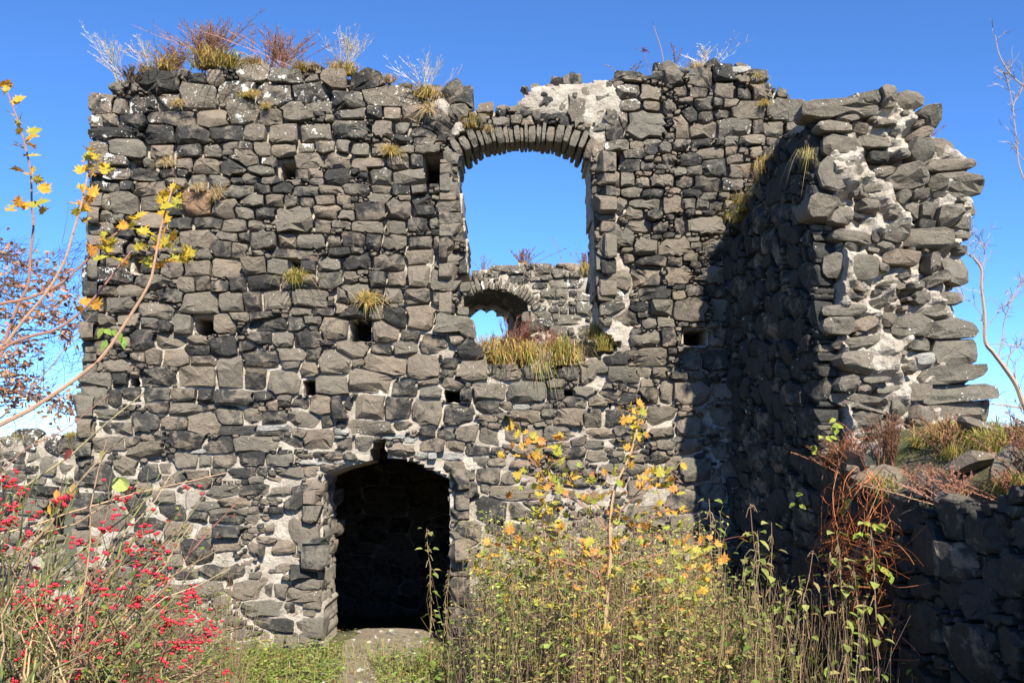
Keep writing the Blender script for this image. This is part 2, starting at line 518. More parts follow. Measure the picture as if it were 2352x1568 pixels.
def stone_mesh(name, V, F, data):
    me = bpy.data.meshes.new(name)
    me.from_pydata(V.tolist() if hasattr(V, "tolist") else V, [], F)
    at_ = me.attributes.new("stone_data", 'FLOAT_COLOR', 'POINT')
    at_.data.foreach_set("color", np.ascontiguousarray(data, np.float32).ravel())
    me.materials.append(M_STONE)
    me.polygons.foreach_set("use_smooth", [True] * len(F))
    me.update()
    me.set_sharp_from_angle(angle=math.radians(24))
    return me

def lay_stones(fr, sites, parent, part="stone", rest="small_stones", limit=300, taper=0.86, rough=1.0):
    M = fr.mat(); O = np.array(fr.O)
    flip = np.dot(np.cross(M[0], M[1]), M[2]) < 0
    sol = [s for s in sites if s.solid]
    sol.sort(key=lambda s: -s.a * s.b)
    rv, rf, rd, n = [], [], [], 0
    for k, s in enumerate(sol):
        V, F = stone_verts(s, taper, rough)
        if flip: F = [f[::-1] for f in F]
        W = V @ M
        d = np.tile([s.tone, s.lich, s.hue, 1.0], (len(V), 1))
        c = O + s.u * M[0] + s.v * M[1]
        if k < limit:
            link_mesh(part, stone_mesh(part, W, F, d), parent, c)
        else:
            rv.append(W + c - np.array(parent.location)); rf += [tuple(i + n for i in f) for f in F]; rd.append(d); n += len(V)
    if rv:
        o = bpy.data.objects.new(rest, stone_mesh(rest, np.vstack(rv), rf, np.vstack(rd))); COL.objects.link(o)
        o.parent = parent; o["kind"] = "stuff"
    return sol

_ico = None
def boulder(a, b, c, tone=None, lich=0.0, cuts=9):
    """a broken loose stone: sphere cut by random planes"""
    global _ico
    if _ico is None:
        import bmesh
        bm = bmesh.new(); bmesh.ops.create_icosphere(bm, subdivisions=2, radius=1.0)
        _ico = (np.array([v.co[:] for v in bm.verts]), [tuple(v.index for v in f.verts) for f in bm.faces]); bm.free()
    V = _ico[0].copy()
    for _ in range(cuts):
        n = NR.normal(0, 1, 3); n /= np.linalg.norm(n)
        d = R.uniform(0.42, 0.8)
        t = np.maximum(0, V @ n - d); V -= t[:, None] * n
    V += NR.normal(0, 0.02, V.shape)
    V *= np.array([a, b, c]) * 1.25
    d = np.tile([R.betavariate(1.5, 1.5) if tone is None else tone, lich, R.random() * .8, 1.0], (len(V), 1))
    return V, _ico[1], d
def rotm():
    return np.array(Quaternion((R.gauss(0, .3), R.gauss(0, .3), 1, 0) if False else (1, R.gauss(0, .25), R.gauss(0, .25), R.gauss(0, 1))).normalized().to_matrix())

# boxes traced on the enlarged photograph: id -> (x offset, y offset, scale) to the 2352 px picture
CROP = {1: (0, 0, .3418), 2: (746.5, 0, .3418), 3: (1548, 0, .3418), 4: (0, 516.8, .3418), 5: (746.5, 516.8, .3418),
        6: (1548, 516.8, .3418), 7: (0, 1033.6, .3418), 8: (746.5, 1033.6, .3418), 9: (1004.9, 574.2, .1831), 10: (660, 1004.9, .1953)}
def boxes(fr, crop, text, grow=1.05, lich=None, **kw):
    ox, oy, k = CROP[crop]; out = []
    for w in text.split():
        fl = ''
        while w[-1].isalpha(): fl += w[-1]; w = w[:-1]
        x0, y0, x1, y1 = map(float, w.split(','))
        A = fr.uv(ox + k * x0, oy + k * y0); Bq = fr.uv(ox + k * x1, oy + k * y1)
        s = Site((A[0] + Bq[0]) / 2, (A[1] + Bq[1]) / 2, abs(Bq[0] - A[0]) / 2 * grow, abs(Bq[1] - A[1]) / 2 * grow, hand=True, **kw)
        if 'w' in fl: s.lich = R.uniform(.55, .85)        # white lichen crust
        if 'o' in fl: s.hue = 1.0; s.tone = .75   # orange fired stone
        if 'p' in fl: s.tone = 1.5         # pale slab
        if 'd' in fl: s.tone = 0.22
        if 'l' in fl: s.tone = 0.88
        out.append(s)
    return out

# ------------------------------------------------------------------ the ground
def grid_sheet(name, xs, ys, zf, mat, kind="structure"):
    v = [(x, y, zf(x, y)) for x in xs for y in ys]
    n = len(ys)
    f = [(i * n + j, (i + 1) * n + j, (i + 1) * n + j + 1, i * n + j + 1) for i in range(len(xs) - 1) for j in range(n - 1)]
    me = bpy.data.meshes.new(name); me.from_pydata(v, [], f); me.materials.append(mat)
    me.polygons.foreach_set("use_smooth", [True] * len(f)); me.update()
    o = bpy.data.objects.new(name, me); COL.objects.link(o); o["kind"] = kind
    return o
far = [20, 26, 35, 50, 75, 110, 160, 240, 400, 700, 1300, 2500, 5000]
xs = [-f for f in reversed(far)] + list(np.arange(-16, 16.01, 0.25)) + far
ys = [-f for f in reversed(far)] + list(np.arange(-16, 14.01, 0.25)) + far
grid_sheet("ground", [float(a) for a in xs], [float(a) for a in ys], gz, M_SOIL)
# trodden path from the doorway towards the viewer
def path_mesh():
    v, f, c = [], [], 0
    ys_ = np.arange(1.3, -9.0, -0.2)
    for i, y in enumerate(ys_):
        cx = -1.62 + (0.10 * (-y) if y < 0 else 0) + 0.08 * math.sin(y * 1.3)
        w = 0.62 if y > -1 else 0.42 + 0.08 * math.sin(y * 2.1)
        for k in range(7):
            x = cx + (k / 6 - .5) * 2 * w + (R.uniform(-.05, .05) if k in (0, 6) else 0)
            v.append((x, y, gz(x, y) + 0.02 - (0.035 if k in (0, 6) else 0)))
        if i:
            for k in range(6):
                a = (i - 1) * 7 + k; b = i * 7 + k
                f.append((a, b, b + 1, a + 1))
    me = bpy.data.meshes.new("path"); me.from_pydata(v, [], f); me.materials.append(M_PATH); me.update()
    o = bpy.data.objects.new("path", me); COL.objects.link(o); o["kind"] = "structure"
path_mesh()

# ------------------------------------------------------------------ the tall front wall
FR = Frame((0, 0, 0), (1, 0, 0), (0, 0, 1), (0, -1, 0))
def pxpoly(fr, t): return [fr.uv(x, y) for x, y in t]
TOP = [(203, 300), (203, 240), (225, 217), (262, 210), (270, 192), (330, 186), (360, 172), (400, 170), (450, 166), (500, 160), (545, 156), (565, 148), (600, 155),
       (640, 158), (690, 168), (730, 158), (760, 160), (800, 170), (850, 174), (900, 190), (950, 200), (975, 225), (1010, 210), (1035, 204), (1060, 218), (1085, 244),
       (1100, 252), (1130, 243), (1150, 248), (1180, 240), (1205, 222), (1225, 200), (1290, 192), (1345, 188), (1400, 182), (1440, 172), (1490, 172), (1530, 156),
       (1560, 154), (1590, 158), (1620, 146), (1660, 149), (1690, 160), (1750, 160), (1765, 170), (1770, 188), (1800, 208), (1815, 228), (1853, 238), (1856, 300)]
WALL_POLY = pxpoly(FR, TOP) + [(3.67, 3.0), (3.67, -0.3), (FR.uv(172, 1500)[0], -0.3)] + pxpoly(FR, [(176, 1200), (182, 1000), (186, 850), (192, 600), (200, 420)])
WIN = [(1052, 396), (1053, 372), (1060, 356), (1090, 340), (1126, 331), (1180, 326), (1225, 326), (1290, 329), (1327, 338), (1352, 356), (1357, 396), (1360, 470), (1366, 560),
       (1368, 640), (1375, 730), (1400, 770), (1428, 790), (1410, 812), (1350, 822), (1290, 846), (1180, 846), (1118, 832), (1108, 795), (1092, 785), (1088, 740), (1055, 700), (1048, 640), (1070, 622), (1072, 560), (1060, 470)]
WIN_POLY = pxpoly(FR, WIN)
DOOR = [(737, 1110), (742, 1088), (790, 1068), (845, 1055), (856, 1012), (882, 1008), (890, 1046), (930, 1052), (965, 1064), (1005, 1082), (1030, 1096), (1030, 1180), (1036, 1300), (1040, 1400), (1040, 1560), (742, 1560), (740, 1400), (738, 1250)]
DOOR_POLY = pxpoly(FR, DOOR)
PITS = [(637, 362, 672, 405), (975, 350, 1010, 412), (296, 362, 320, 388), (1406, 345, 1432, 376), (662, 592, 688, 628), (440, 722, 488, 768), (802, 735, 850, 782),
        (1572, 752, 1626, 792), (1018, 892, 1060, 920), (296, 588, 322, 626), (692, 868, 722, 905), (294, 862, 316, 885), (1296, 896, 1316, 908), (515, 1330, 532, 1350), (1396, 925, 1410, 938)]
root = empty("ruined_wall", (-0.8, 0.5, 0), "tall ruined basalt wall with a doorway below and a large arched window opening above", "wall")
# mortar: how far it sits back from the stone faces
FLUSH = [(650, 1290, 62, 150, .055), (1275, 228, 112, 44, .0), (1378, 240, 60, 72, .0), (1372, 320, 18, 50, .02), (1018, 480, 14, 90, .03), (1030, 395, 14, 40, .02), (1408, 520, 20, 55, .06), (1416, 620, 20, 60, .07), (1418, 700, 24, 45, .06), (1425, 770, 34, 36, .04),
         (1478, 880, 14, 22, .03), (1110, 1330, 75, 120, .03), (1010, 250, 25, 30, .0), (1055, 300, 22, 25, .0), (720, 1110, 14, 40, .03), (1490, 1120, 18, 60, .02), (1440, 660, 12, 60, .05), (985, 620, 10, 40, .04)]
pit_uv = []
for (x0, y0, x1, y1) in PITS:
    a = FR.uv(x0, y0); b = FR.uv(x1, y1); pit_uv.append((a[0], b[0], b[1], a[1]))
fl_uv = []
for (cx, cy, rx, ry, d) in FLUSH:
    c = FR.uv(cx, cy); e = FR.uv(cx + rx, cy - ry); fl_uv.append((c[0], c[1], e[0] - c[0], e[1] - c[1], d))
def wall_depth(u, v):
    h = v / 7.0
    d = np.interp(h, [0, .2, .36, .5, .65, 1], [.045, .046, .06, .11, .17, .18])
    big = np.array([mnoise.noise((a * 1.3, b * 1.3, 5.0)) for a, b in zip(u, v)])
    d = d + big * 0.03 * np.interp(h, [0, .4, .6], [.5, 1, 1.4])
    for (cx, cy, rx, ry, dd) in fl_uv:
        q = ((u - cx) / rx) ** 2 + ((v - cy) / ry) ** 2
        w = np.clip(1.5 - q, 0, 1)
        d = d * (1 - w) + dd * w
    return np.maximum(d, -0.02)
AB = pxpoly(FR, [(1036, 352), (1040, 318), (1062, 300), (1100, 290), (1180, 284), (1260, 284), (1330, 296), (1362, 318), (1368, 356), (1352, 356), (1327, 338), (1290, 329), (1225, 326), (1180, 326), (1126, 331), (1090, 340), (1060, 356)])
PIT_POLYS = [[(a0, b0), (a1, b0), (a1, b1), (a0, b1)] for (a0, a1, b0, b1) in pit_uv]
sheet_body("mortar_core", FR, WALL_POLY, [WIN_POLY, DOOR_POLY, AB] + PIT_POLYS, wall_depth, 1.0, 0.04, root)
for (a0, a1, b0, b1) in pit_uv:      # dark sockets left by scaffold timbers
    e = .03; x0, x1, z0, z1 = a0 - e, a1 + e, b0 - e, b1 + e
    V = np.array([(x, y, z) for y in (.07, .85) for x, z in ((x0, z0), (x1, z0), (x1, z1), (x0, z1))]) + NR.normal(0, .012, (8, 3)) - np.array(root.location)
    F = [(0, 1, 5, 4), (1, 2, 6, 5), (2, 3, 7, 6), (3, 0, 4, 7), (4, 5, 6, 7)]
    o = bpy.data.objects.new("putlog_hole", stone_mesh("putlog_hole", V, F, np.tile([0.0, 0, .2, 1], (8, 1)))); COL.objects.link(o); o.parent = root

S = []
S += boxes(FR, 1, """585,610,740,770w 585,765,690,860w 685,765,790,850w 590,860,905,935w 590,955,710,1040w 750,660,850,770 855,645,1060,770w 1060,610,1210,740w 965,480,1200,620
1205,555,1450,720w 1245,475,1380,560 1385,460,1500,570 1450,545,1715,680w 1600,405,1800,550w 1810,460,2030,570w 1715,555,1950,700w 1955,555,2210,670w 2165,455,2330,590
795,765,990,870 975,735,1095,830 1100,740,1295,850d 1320,720,1520,865l 1530,690,1730,820w 1735,735,1905,835 1890,680,2100,815 2010,670,2235,745 2225,600,2352,730
970,830,1165,965 1170,840,1405,960d 1410,845,1625,945 1630,830,1795,955 1790,830,2010,970l 2010,830,2225,950l 760,935,965,1070l 995,950,1160,1065l 1160,960,1355,1060d 1355,960,1495,1065
1475,945,1600,1000l 1595,940,1700,1010 1700,950,1815,1050l 1820,960,1990,1045 1990,950,2115,1030 2115,935,2240,1020 2255,920,2352,1025l 945,1050,1040,1130 655,1040,870,1120w 1035,1070,1165,1140
1165,1050,1290,1135l 1290,1055,1475,1165l 1475,1075,1645,1190d 1570,1005,1740,1125 1745,1045,1870,1130 1665,1105,1835,1190l 1990,1015,2150,1130l 2185,1020,2352,1120l 700,1115,890,1215w 885,1130,1060,1220d
1065,1125,1190,1195 1180,1125,1265,1195 620,1210,800,1290 800,1215,900,1280 880,1220,1100,1310 1115,1190,1250,1260l 1255,1160,1385,1280l 1385,1170,1545,1285 1545,1180,1625,1240 1620,1160,1750,1225
1755,1180,1880,1240 1970,1130,2070,1195 2070,1130,2170,1195 580,1300,745,1405w 745,1295,915,1425 920,1310,1090,1410 1210,1280,1420,1440o 1420,1340,1575,1460l 1510,1240,1680,1330 1620,1295,1760,1390
1790,1300,1905,1385 1715,1235,1815,1305d 1820,1220,1960,1295 1970,1250,2145,1310 2145,1250,2305,1305 1910,1315,1995,1400 2020,1320,2115,1400 2110,1310,2255,1385l 2260,1310,2352,1375
580,1415,745,1490w 570,1490,765,1580w 905,1425,1110,1535l 1110,1450,1285,1540 1290,1450,1485,1535 1490,1470,1645,1560 1565,1390,1700,1470 1705,1385,1850,1475d 1850,1395,2105,1562l 1660,1470,1760,1560
2105,1370,2280,1465l 2110,1470,2225,1562 2225,1475,2352,1530""")
S += boxes(FR, 2, """170,480,390,605 245,580,625,705wl 35,610,260,725 75,720,270,795 275,715,390,800 390,710,520,805 510,695,650,800 650,755,840,900 45,795,270,930 325,805,455,920l 460,810,565,900 565,850,750,930d
475,915,595,965 590,915,725,975 165,955,300,1050 305,955,480,1050 475,975,600,1025 605,980,765,1040 415,1035,570,1140 570,1030,670,1150d 170,1050,395,1130 300,1125,450,1240l 460,1135,680,1240
125,1240,305,1310 305,1245,455,1305 445,1240,575,1310 570,1240,685,1310 295,1300,425,1365 415,1350,585,1475 590,1300,700,1380 590,1380,745,1465d 205,1375,405,1480 85,1410,200,1485 545,1460,695,1562
400,1465,550,1562 695,1460,770,1540 185,1485,395,1562l 790,1225,905,1340 745,1355,930,1435 770,1415,925,1510 835,1510,950,1620 790,985,910,1100 1865,945,2045,1010l 1820,1010,1930,1100 1855,1085,1955,1150
1890,1150,1985,1260l 1985,1155,2080,1255 1880,1260,1985,1320 1990,1250,2125,1330 1875,1320,2035,1420 2045,1330,2255,1405 2010,1380,2140,1475l 2130,1265,2265,1330 2085,1195,2180,1255 2195,1175,2345,1255l
1975,1070,2115,1155d 2010,1000,2140,1060 2120,1085,2210,1145 2265,1035,2352,1110 2150,920,2255,975 2235,960,2335,1030 2050,950,2135,1000 2035,735,2280,920l 1895,780,2005,930 1970,745,2045,850w 1985,670,2115,750w
2140,665,2260,750 2270,670,2352,760 2120,565,2265,670 1990,560,2120,650w 2190,465,2275,540d 2285,440,2400,570 1795,905,1880,1040l 1795,1375,1905,1520 1635,670,1800,820l 1595,480,1735,565 1945,480,2130,545
785,570,1000,720d 815,670,965,790 1025,690,1140,760l 2045,1470,2200,1562 2205,1490,2300,1562 1145,700,1215,770 1250,780,1330,830 1315,790,1400,840 1140,790,1240,850l 1020,760,1090,830 1480,560,1540,620 1380,590,1450,640
1550,660,1640,740d 1450,660,1520,710 1560,560,1620,620 1740,590,1800,640 1830,590,1900,640 1400,760,1440,820 1580,770,1640,850d 1800,840,1880,890 1730,1020,1790,1070 1770,1100,1830,1150 1880,830,1960,880""")
S += boxes(FR, 3, """105,455,265,580 270,425,400,550 270,545,415,665 0,575,95,660 105,590,230,665 420,585,530,665 530,560,665,665 145,650,270,745 245,655,335,725d 335,665,440,720 390,680,610,800 635,665,900,795
60,720,165,830 165,745,265,830 265,725,385,800 300,785,525,915l 105,810,300,915l 0,775,100,920 605,810,745,915 530,805,600,900d 440,905,620,970l 125,920,260,990 345,905,435,980 345,980,430,1035 170,985,340,1060l
760,825,900,885 620,920,710,970 355,1040,475,1095l 45,1025,195,1105 195,1055,365,1195 365,1095,525,1195l 0,1115,85,1165 95,1115,190,1180 10,1185,140,1260 130,1185,310,1280 315,1200,460,1290 190,1290,300,1350l
45,1330,150,1400 250,1340,350,1415 150,1340,235,1400 100,1450,355,1570l 0,1450,90,1562 60,1270,185,1320 300,1295,370,1340 85,1400,145,1460 490,460,635,520 330,1350,390,1410 690,600,765,660 380,440,520,480p""")
S += boxes(FR, 4, """565,80,820,195w 830,120,990,200 570,205,690,265 700,215,850,285 560,285,885,395w 560,400,780,480 785,405,945,475 560,495,695,585d 710,480,895,590 940,515,1150,620 1050,425,1225,520d 900,325,1100,420
925,230,1060,330 1070,240,1225,345 1230,235,1420,340l 1425,225,1610,350l 1615,210,1785,330 1790,225,1945,330l 2010,225,2120,330 2130,205,2270,310l 1220,30,1420,150 1415,100,1550,215 1545,115,1650,215 1690,50,1855,155
1865,50,1985,160l 1990,60,2180,160 1820,160,2130,225 1470,45,1590,105 1590,40,1680,115d 1310,165,1425,235 2195,65,2300,140 2215,145,2352,210 1190,350,1310,455l 1310,345,1410,440 1415,370,1530,455 1545,350,1645,450d
1665,330,1875,430 1880,330,2125,430 2135,305,2300,425 1230,455,1460,600l 1460,450,1635,580l 1630,445,1750,575 1755,435,1945,565l 1970,430,2190,545 2260,405,2352,520l 2250,525,2352,610l 540,590,750,670l 790,595,935,680l
930,615,1055,695l 1060,640,1165,720d 1150,600,1300,735 1420,600,1580,725 1545,585,1670,645 1670,580,1840,635 1675,625,1930,710d 1930,605,2040,720 2035,605,2160,665 2160,610,2345,765 1955,550,2090,610 2090,560,2250,610
540,680,680,775d 875,695,1020,840d 1030,730,1225,825l 1265,735,1390,820 1665,715,1820,805 1830,715,1975,820l 1980,710,2150,830 1405,760,1590,890 1590,770,1710,855 545,780,720,880 750,750,865,825l 1235,795,1410,875d
1855,820,2055,920l 2050,825,2170,920 540,880,680,985l 690,915,850,985l 860,845,975,925 970,830,1080,935 1080,835,1260,945 1285,870,1445,940 1445,880,1640,1100l 1645,845,1885,965 1890,905,2030,975 2120,840,2352,1015l
1980,910,2170,1030l 1630,950,1790,1110d 1790,960,2020,1130 2105,1000,2340,1140l 1205,945,1460,1090 950,965,1160,1085 540,990,745,1080l 750,990,865,1085 545,1090,720,1225l 715,1110,810,1215 815,1080,940,1195d
940,1085,1140,1190d 1150,1090,1330,1185 1325,1085,1435,1205 1430,1100,1700,1200d 1700,1115,1825,1180 985,1170,1140,1270d 1135,1195,1345,1280l 1445,1210,1630,1335d 1620,1235,1750,1335 1755,1250,1930,1340 1930,1250,2145,1370l
1970,1155,2075,1255d 2080,1140,2215,1275 2230,1140,2352,1300 2150,1275,2230,1365 540,1235,850,1310l 885,1255,1050,1390d 1100,1285,1270,1375 1270,1260,1475,1395 540,1320,640,1410 640,1320,755,1420d 760,1320,885,1415
1485,1350,1720,1405 2050,1370,2240,1510l 525,1420,830,1520l 830,1415,945,1495 1140,1385,1350,1500d 1360,1430,1575,1540d 1560,1425,1830,1525l 870,1450,1085,1562 1890,1430,2030,1500 1960,1355,2065,1425 2235,1425,2352,1510l
1730,1340,1950,1385p 1725,1382,1900,1415d 2255,1365,2345,1405p 1265,1505,1390,1535p""")
S += boxes(FR, 5, """100,50,270,150d 275,65,370,155 390,70,550,165l 570,80,720,160 725,85,860,165 540,150,730,270 735,170,900,310l 890,235,970,345 125,195,315,295 315,210,540,310 545,255,705,415l 300,305,410,415d 415,305,555,410
705,290,850,450l 110,310,215,395l 70,385,290,515l 395,410,520,520l 535,425,715,530 715,440,850,545 880,360,1000,465l 300,420,400,515 60,530,280,625 290,540,385,635l 405,560,550,685 545,535,740,705l 740,600,1020,745l
880,530,985,610 790,540,880,600 310,645,490,785l 500,700,645,775 640,725,850,865d 460,780,615,885l 810,705,935,810 895,780,1065,900d 80,770,275,890 315,800,460,880d 555,865,765,1035l 270,865,550,1000 770,890,900,965d
900,905,1105,1050l 155,975,430,1130l 440,1035,620,1150 610,1035,770,1075 770,1035,925,1100 1000,1050,1215,1180 1220,1045,1500,1190l 1490,1035,1620,1100 1495,1100,1615,1170 1100,900,1330,1050 1335,920,1525,1045
1570,945,1710,1040 1715,900,1890,1070l 1895,950,2095,1060 1885,865,2030,945 2085,830,2290,950 2095,720,2260,815l 2255,690,2352,810 2190,495,2352,610l 2110,410,2315,500 2070,260,2260,420 2085,95,2240,205l 2100,200,2290,275d
1815,165,1950,310 1820,320,2050,415l 1815,420,1980,515w 1840,515,1985,600d 640,1085,795,1165 895,1090,995,1195 580,1170,800,1345 785,1190,1005,1350d 395,1155,580,1305 200,1140,400,1305l 50,1145,190,1290d 1000,1165,1190,1255d
1165,1185,1265,1240 1615,1145,1755,1225 1670,1080,1800,1160 1775,1140,1925,1220l 1845,1115,1985,1170 1980,1135,2130,1205 2255,1050,2352,1200l 2130,1095,2245,1195 2175,1220,2352,1350 1865,1230,2030,1355d 1540,1230,1725,1355l
1260,1245,1455,1320 1455,1235,1560,1295 1740,1245,1865,1355 155,1310,450,1410l 640,1340,750,1440 750,1360,870,1440d 890,1335,1025,1450 1025,1280,1160,1320 1030,1370,1185,1480 1325,1355,1460,1465l 1185,1370,1320,1465
1475,1350,1665,1450 1770,1365,1930,1430l 1935,1335,2085,1410 2195,1355,2352,1430 55,1425,185,1515l 195,1425,320,1530 455,1460,605,1550l 610,1420,800,1520 810,1455,935,1520l 945,1475,1110,1550 1290,1470,1450,1560l
1750,1450,1855,1505 1650,1430,1750,1480l 2010,1415,2155,1510 1560,1490,1750,1562 2140,615,2235,685 2235,620,2352,680 60,1365,150,1410p 60,1412,175,1432p 530,1425,640,1470p 380,1405,530,1435p 1270,1205,1365,1245p""")
S += boxes(FR, 7, """1175,20,1325,120 1330,25,1420,120 1420,25,1600,125 1580,0,1770,105d 1790,25,1955,110 775,55,910,180 915,90,1085,205d 1050,80,1170,165 490,110,760,280d 1030,170,1180,270 1150,135,1280,230 1215,120,1410,265
920,210,1025,310 1025,265,1175,375 1175,235,1320,370 1415,120,1520,175 1505,120,1700,190 1865,115,2025,180l 1780,185,2020,235 1410,230,1600,325l 1610,235,1800,300 1810,240,1960,315l 1480,310,1660,385 1310,345,1475,405l
805,305,1045,445 520,365,885,555l 1055,360,1250,475d 1255,405,1400,495d 1400,430,1620,500 1410,390,1555,435 905,450,1110,575d 1115,480,1285,575 1305,500,1420,600l 1420,490,1610,595 1410,590,1605,680l 915,580,1010,650
750,600,910,690d 1090,615,1215,700 1225,605,1435,770 715,685,1040,780 1035,690,1230,780l 1440,690,1570,795 1360,765,1655,885 1140,795,1355,890d 885,810,1060,890 1280,880,1480,970 1555,870,1750,1005l 1140,905,1280,970
985,890,1135,990 1620,1010,1895,1135l 1430,985,1540,1070 1115,995,1290,1065 520,560,740,660 515,665,710,770 720,780,880,860 1985,500,2160,695l 1925,700,2150,765 1960,770,2145,850 2000,860,2150,935 1925,940,2155,1025l
1980,1020,2150,1140l 1990,1145,2155,1225l 2010,1230,2150,1300 2035,1300,2170,1370 1910,1030,1980,1110 1830,920,1925,1015l 1810,775,1960,845 1865,620,1985,690 1670,615,1760,695 2035,360,2140,450d 2035,95,2115,165
1750,915,1820,1000 1680,1120,1980,1210 1830,1220,2005,1345 1700,590,1830,625 520,285,700,355 1670,385,1745,430 1820,385,1890,420 2030,455,2150,490 1900,830,1950,870 2030,55,2210,72p 2035,76,2200,96p 2212,68,2352,90p""")
S += boxes(FR, 8, """645,60,790,145 800,75,940,155 945,40,1095,120 1085,55,1240,115 1240,70,1370,130 850,135,1010,195 1020,110,1185,220 1175,125,1320,230 885,210,1050,345d 1035,215,1105,300l 1110,240,1530,345l 990,310,1220,475
1215,350,1400,490 820,375,985,460 810,290,885,365 845,585,985,660l 830,660,1000,800 835,810,1040,890l 845,975,965,1050d 1315,330,1480,410 1700,260,1900,380o 1765,0,1895,90l 1830,90,1940,150 2190,0,2295,100 2040,85,2200,160l
2235,160,2352,235 2140,150,2240,230 1330,130,1520,200 2040,200,2215,370 2220,235,2295,340l 1620,190,1770,260 1520,80,1620,150 1460,505,1600,550 1590,270,1690,340 600,15,690,65p 695,15,750,60p 765,15,940,65p
1100,660,1190,800 1060,1060,1180,1120 1240,850,1330,960 860,1060,960,1110 1380,800,1500,900 1600,700,1720,800d 1650,850,1800,960 1850,620,2000,720 2080,520,2220,620 2000,760,2160,860d 2200,700,2330,800""")
for s in S:
    if s.v > 5.6 and s.lich == 0: s.lich = R.choice((0.1, 0.25, 0.5, 0.35))
    elif s.lich == 0 and R.random() < 0.25: s.lich = R.uniform(0.1, 0.3)
for (a0, a1, b0, b1) in pit_uv:
    S.append(Site((a0 + a1) / 2, (b0 + b1) / 2, (a1 - a0) / 2 * 1.12, (b1 - b0) / 2 * 1.12, rot=0, solid=False))
def acc(u, v):
    for (cx, cy, rx, ry, dd) in fl_uv:
        if ((u - cx) / rx) ** 2 + ((v - cy) / ry) ** 2 < 1.0: return 0.05 if v > 5.5 else 0.012
    return 1.0
# the stretch hidden by bushes and behind the side wall has blocks of its own
S = [s for s in S if not pip(AB, np.array([s.u]), np.array([s.v]))[0]]
for t_ in np.linspace(.03, .97, 14):
    x_ = WIN_POLY[2][0] + (WIN_POLY[9][0] - WIN_POLY[2][0]) * t_
    S.append(Site(x_, float(np.interp(t_, [0, .25, .5, .75, 1], [FR.uv(1, 325)[1], FR.uv(1, 310)[1], FR.uv(1, 305)[1], FR.uv(1, 307)[1], FR.uv(1, 325)[1]])), .06, .11, rot=0, solid=False))
fill_sites(S, WALL_POLY, [WIN_POLY, DOOR_POLY, AB], [(.17, .25, .10, .16, 1500), (.12, .18, .08, .12, 3000), (.08, .13, .05, .08, 6000), (.055, .085, .032, .05, 16000), (.03, .055, .02, .032, 30000), (.018, .03, .012, .02, 26000)], acc)
outlines(S, 18, lambda s: (.016 if s.v > 3.0 else .012) * (1.0 if min(s.a, s.b) > .07 else .5), clip=WALL_POLY, holes=[WIN_POLY, DOOR_POLY])
lay_stones(FR, S, root)

# stones standing loose on the wall head
loose = [(1313, 178, .13, .09), (560, 150, .12, .09), (1640, 146, .12, .08), (1700, 155, .14, .06), (1745, 176, .09, .07), (270, 200, .16, .08), (320, 182, .13, .09), (420, 168, .12, .08), (520, 158, .13, .08), (730, 158, .12, .1), (850, 172, .13, .09), (930, 196, .1, .06),
         (1040, 205, .15, .13), (1118, 245, .1, .06), (1230, 198, .09, .06), (1440, 172, .1, .07), (1540, 152, .13, .1), (1800, 232, .11, .07)]
for (px, py, a, b) in loose:
    for k in range(2):
        V, F, d = boulder(a * R.uniform(.8, 1.1), a * 0.9, b, lich=R.choice((0, .3)))
        p = at(px + (0 if k == 0 else R.uniform(-40, 40)), py + (4 if k == 0 else 9), 0.15 + k * 0.4)
        link_mesh("coping_stone", stone_mesh("coping_stone", V @ rotm(), F, d), root, p)

# ---- arch of the large window: three rings of slabs through the wall's depth
fi = [FR.uv(x, y) for x, y in [(1053, 358), (1060, 352), (1090, 338), (1126, 329), (1180, 325), (1225, 325), (1290, 328), (1327, 337), (1350, 352), (1356, 360)]]
def arch_at(t, row):
    """intrados point and outward direction at parameter t (0..1); the crown rises towards the back"""
    x = fi[0][0] + (fi[-1][0] - fi[0][0]) * t
    z = np.interp(x, [p[0] for p in fi], [p[1] for p in fi])
    z += 0.16 * (row / 2.0) * (1 - (2 * t - 1) ** 2)
    an = math.radians(-34 + 62 * t)
    return x, z, an
arch = part_empty('window_arch', root)
for row in range(3):
    t = -0.01
    while t < 1.0:
        w = R.choice((.045, .055, .06, .075, .09, .10)); t0_ = t
        x, z, an = arch_at(t + w / 2 / 1.6, row)
        ln = R.uniform(.19, .27)
        s = Site(0, 0, w / 2 * 1.02, ln / 2, rot=0, tone=R.uniform(.6, 1.1), lich=R.choice((0, .15, .3)), hue=R.random() * .5)
        s.p = 6; s.deep = 0.33; s.edge = .006; s.tilt = .05; s.prot = R.gauss(0.015, .02)
        NA = 12
        ph = np.array([math.radians(q) for q in (8, 50, 75, 105, 130, 172, 188, 230, 255, 285, 310, 352)])
        r = 1 / ((np.abs(np.cos(ph))) ** 6 + (np.abs(np.sin(ph))) ** 6) ** (1 / 6)
        s.out = np.stack([np.cos(ph) * r * s.a, np.sin(ph) * r * s.b], 1) * NR.uniform(.93, 1.04, (12, 1))
        lift = ln / 2 + R.uniform(-.012, .012)
        f2 = Frame((x + math.sin(an) * lift, 0.02 + row * 0.325, z + math.cos(an) * lift), (math.cos(an), 0, -math.sin(an)), (math.sin(an), 0, math.cos(an)), (0, -1, 0))
        lay_stones(f2, [s], arch, part="voussoir", taper=1.0, rough=0.5)
        t += w / 1.6 + R.uniform(-.001, .003)

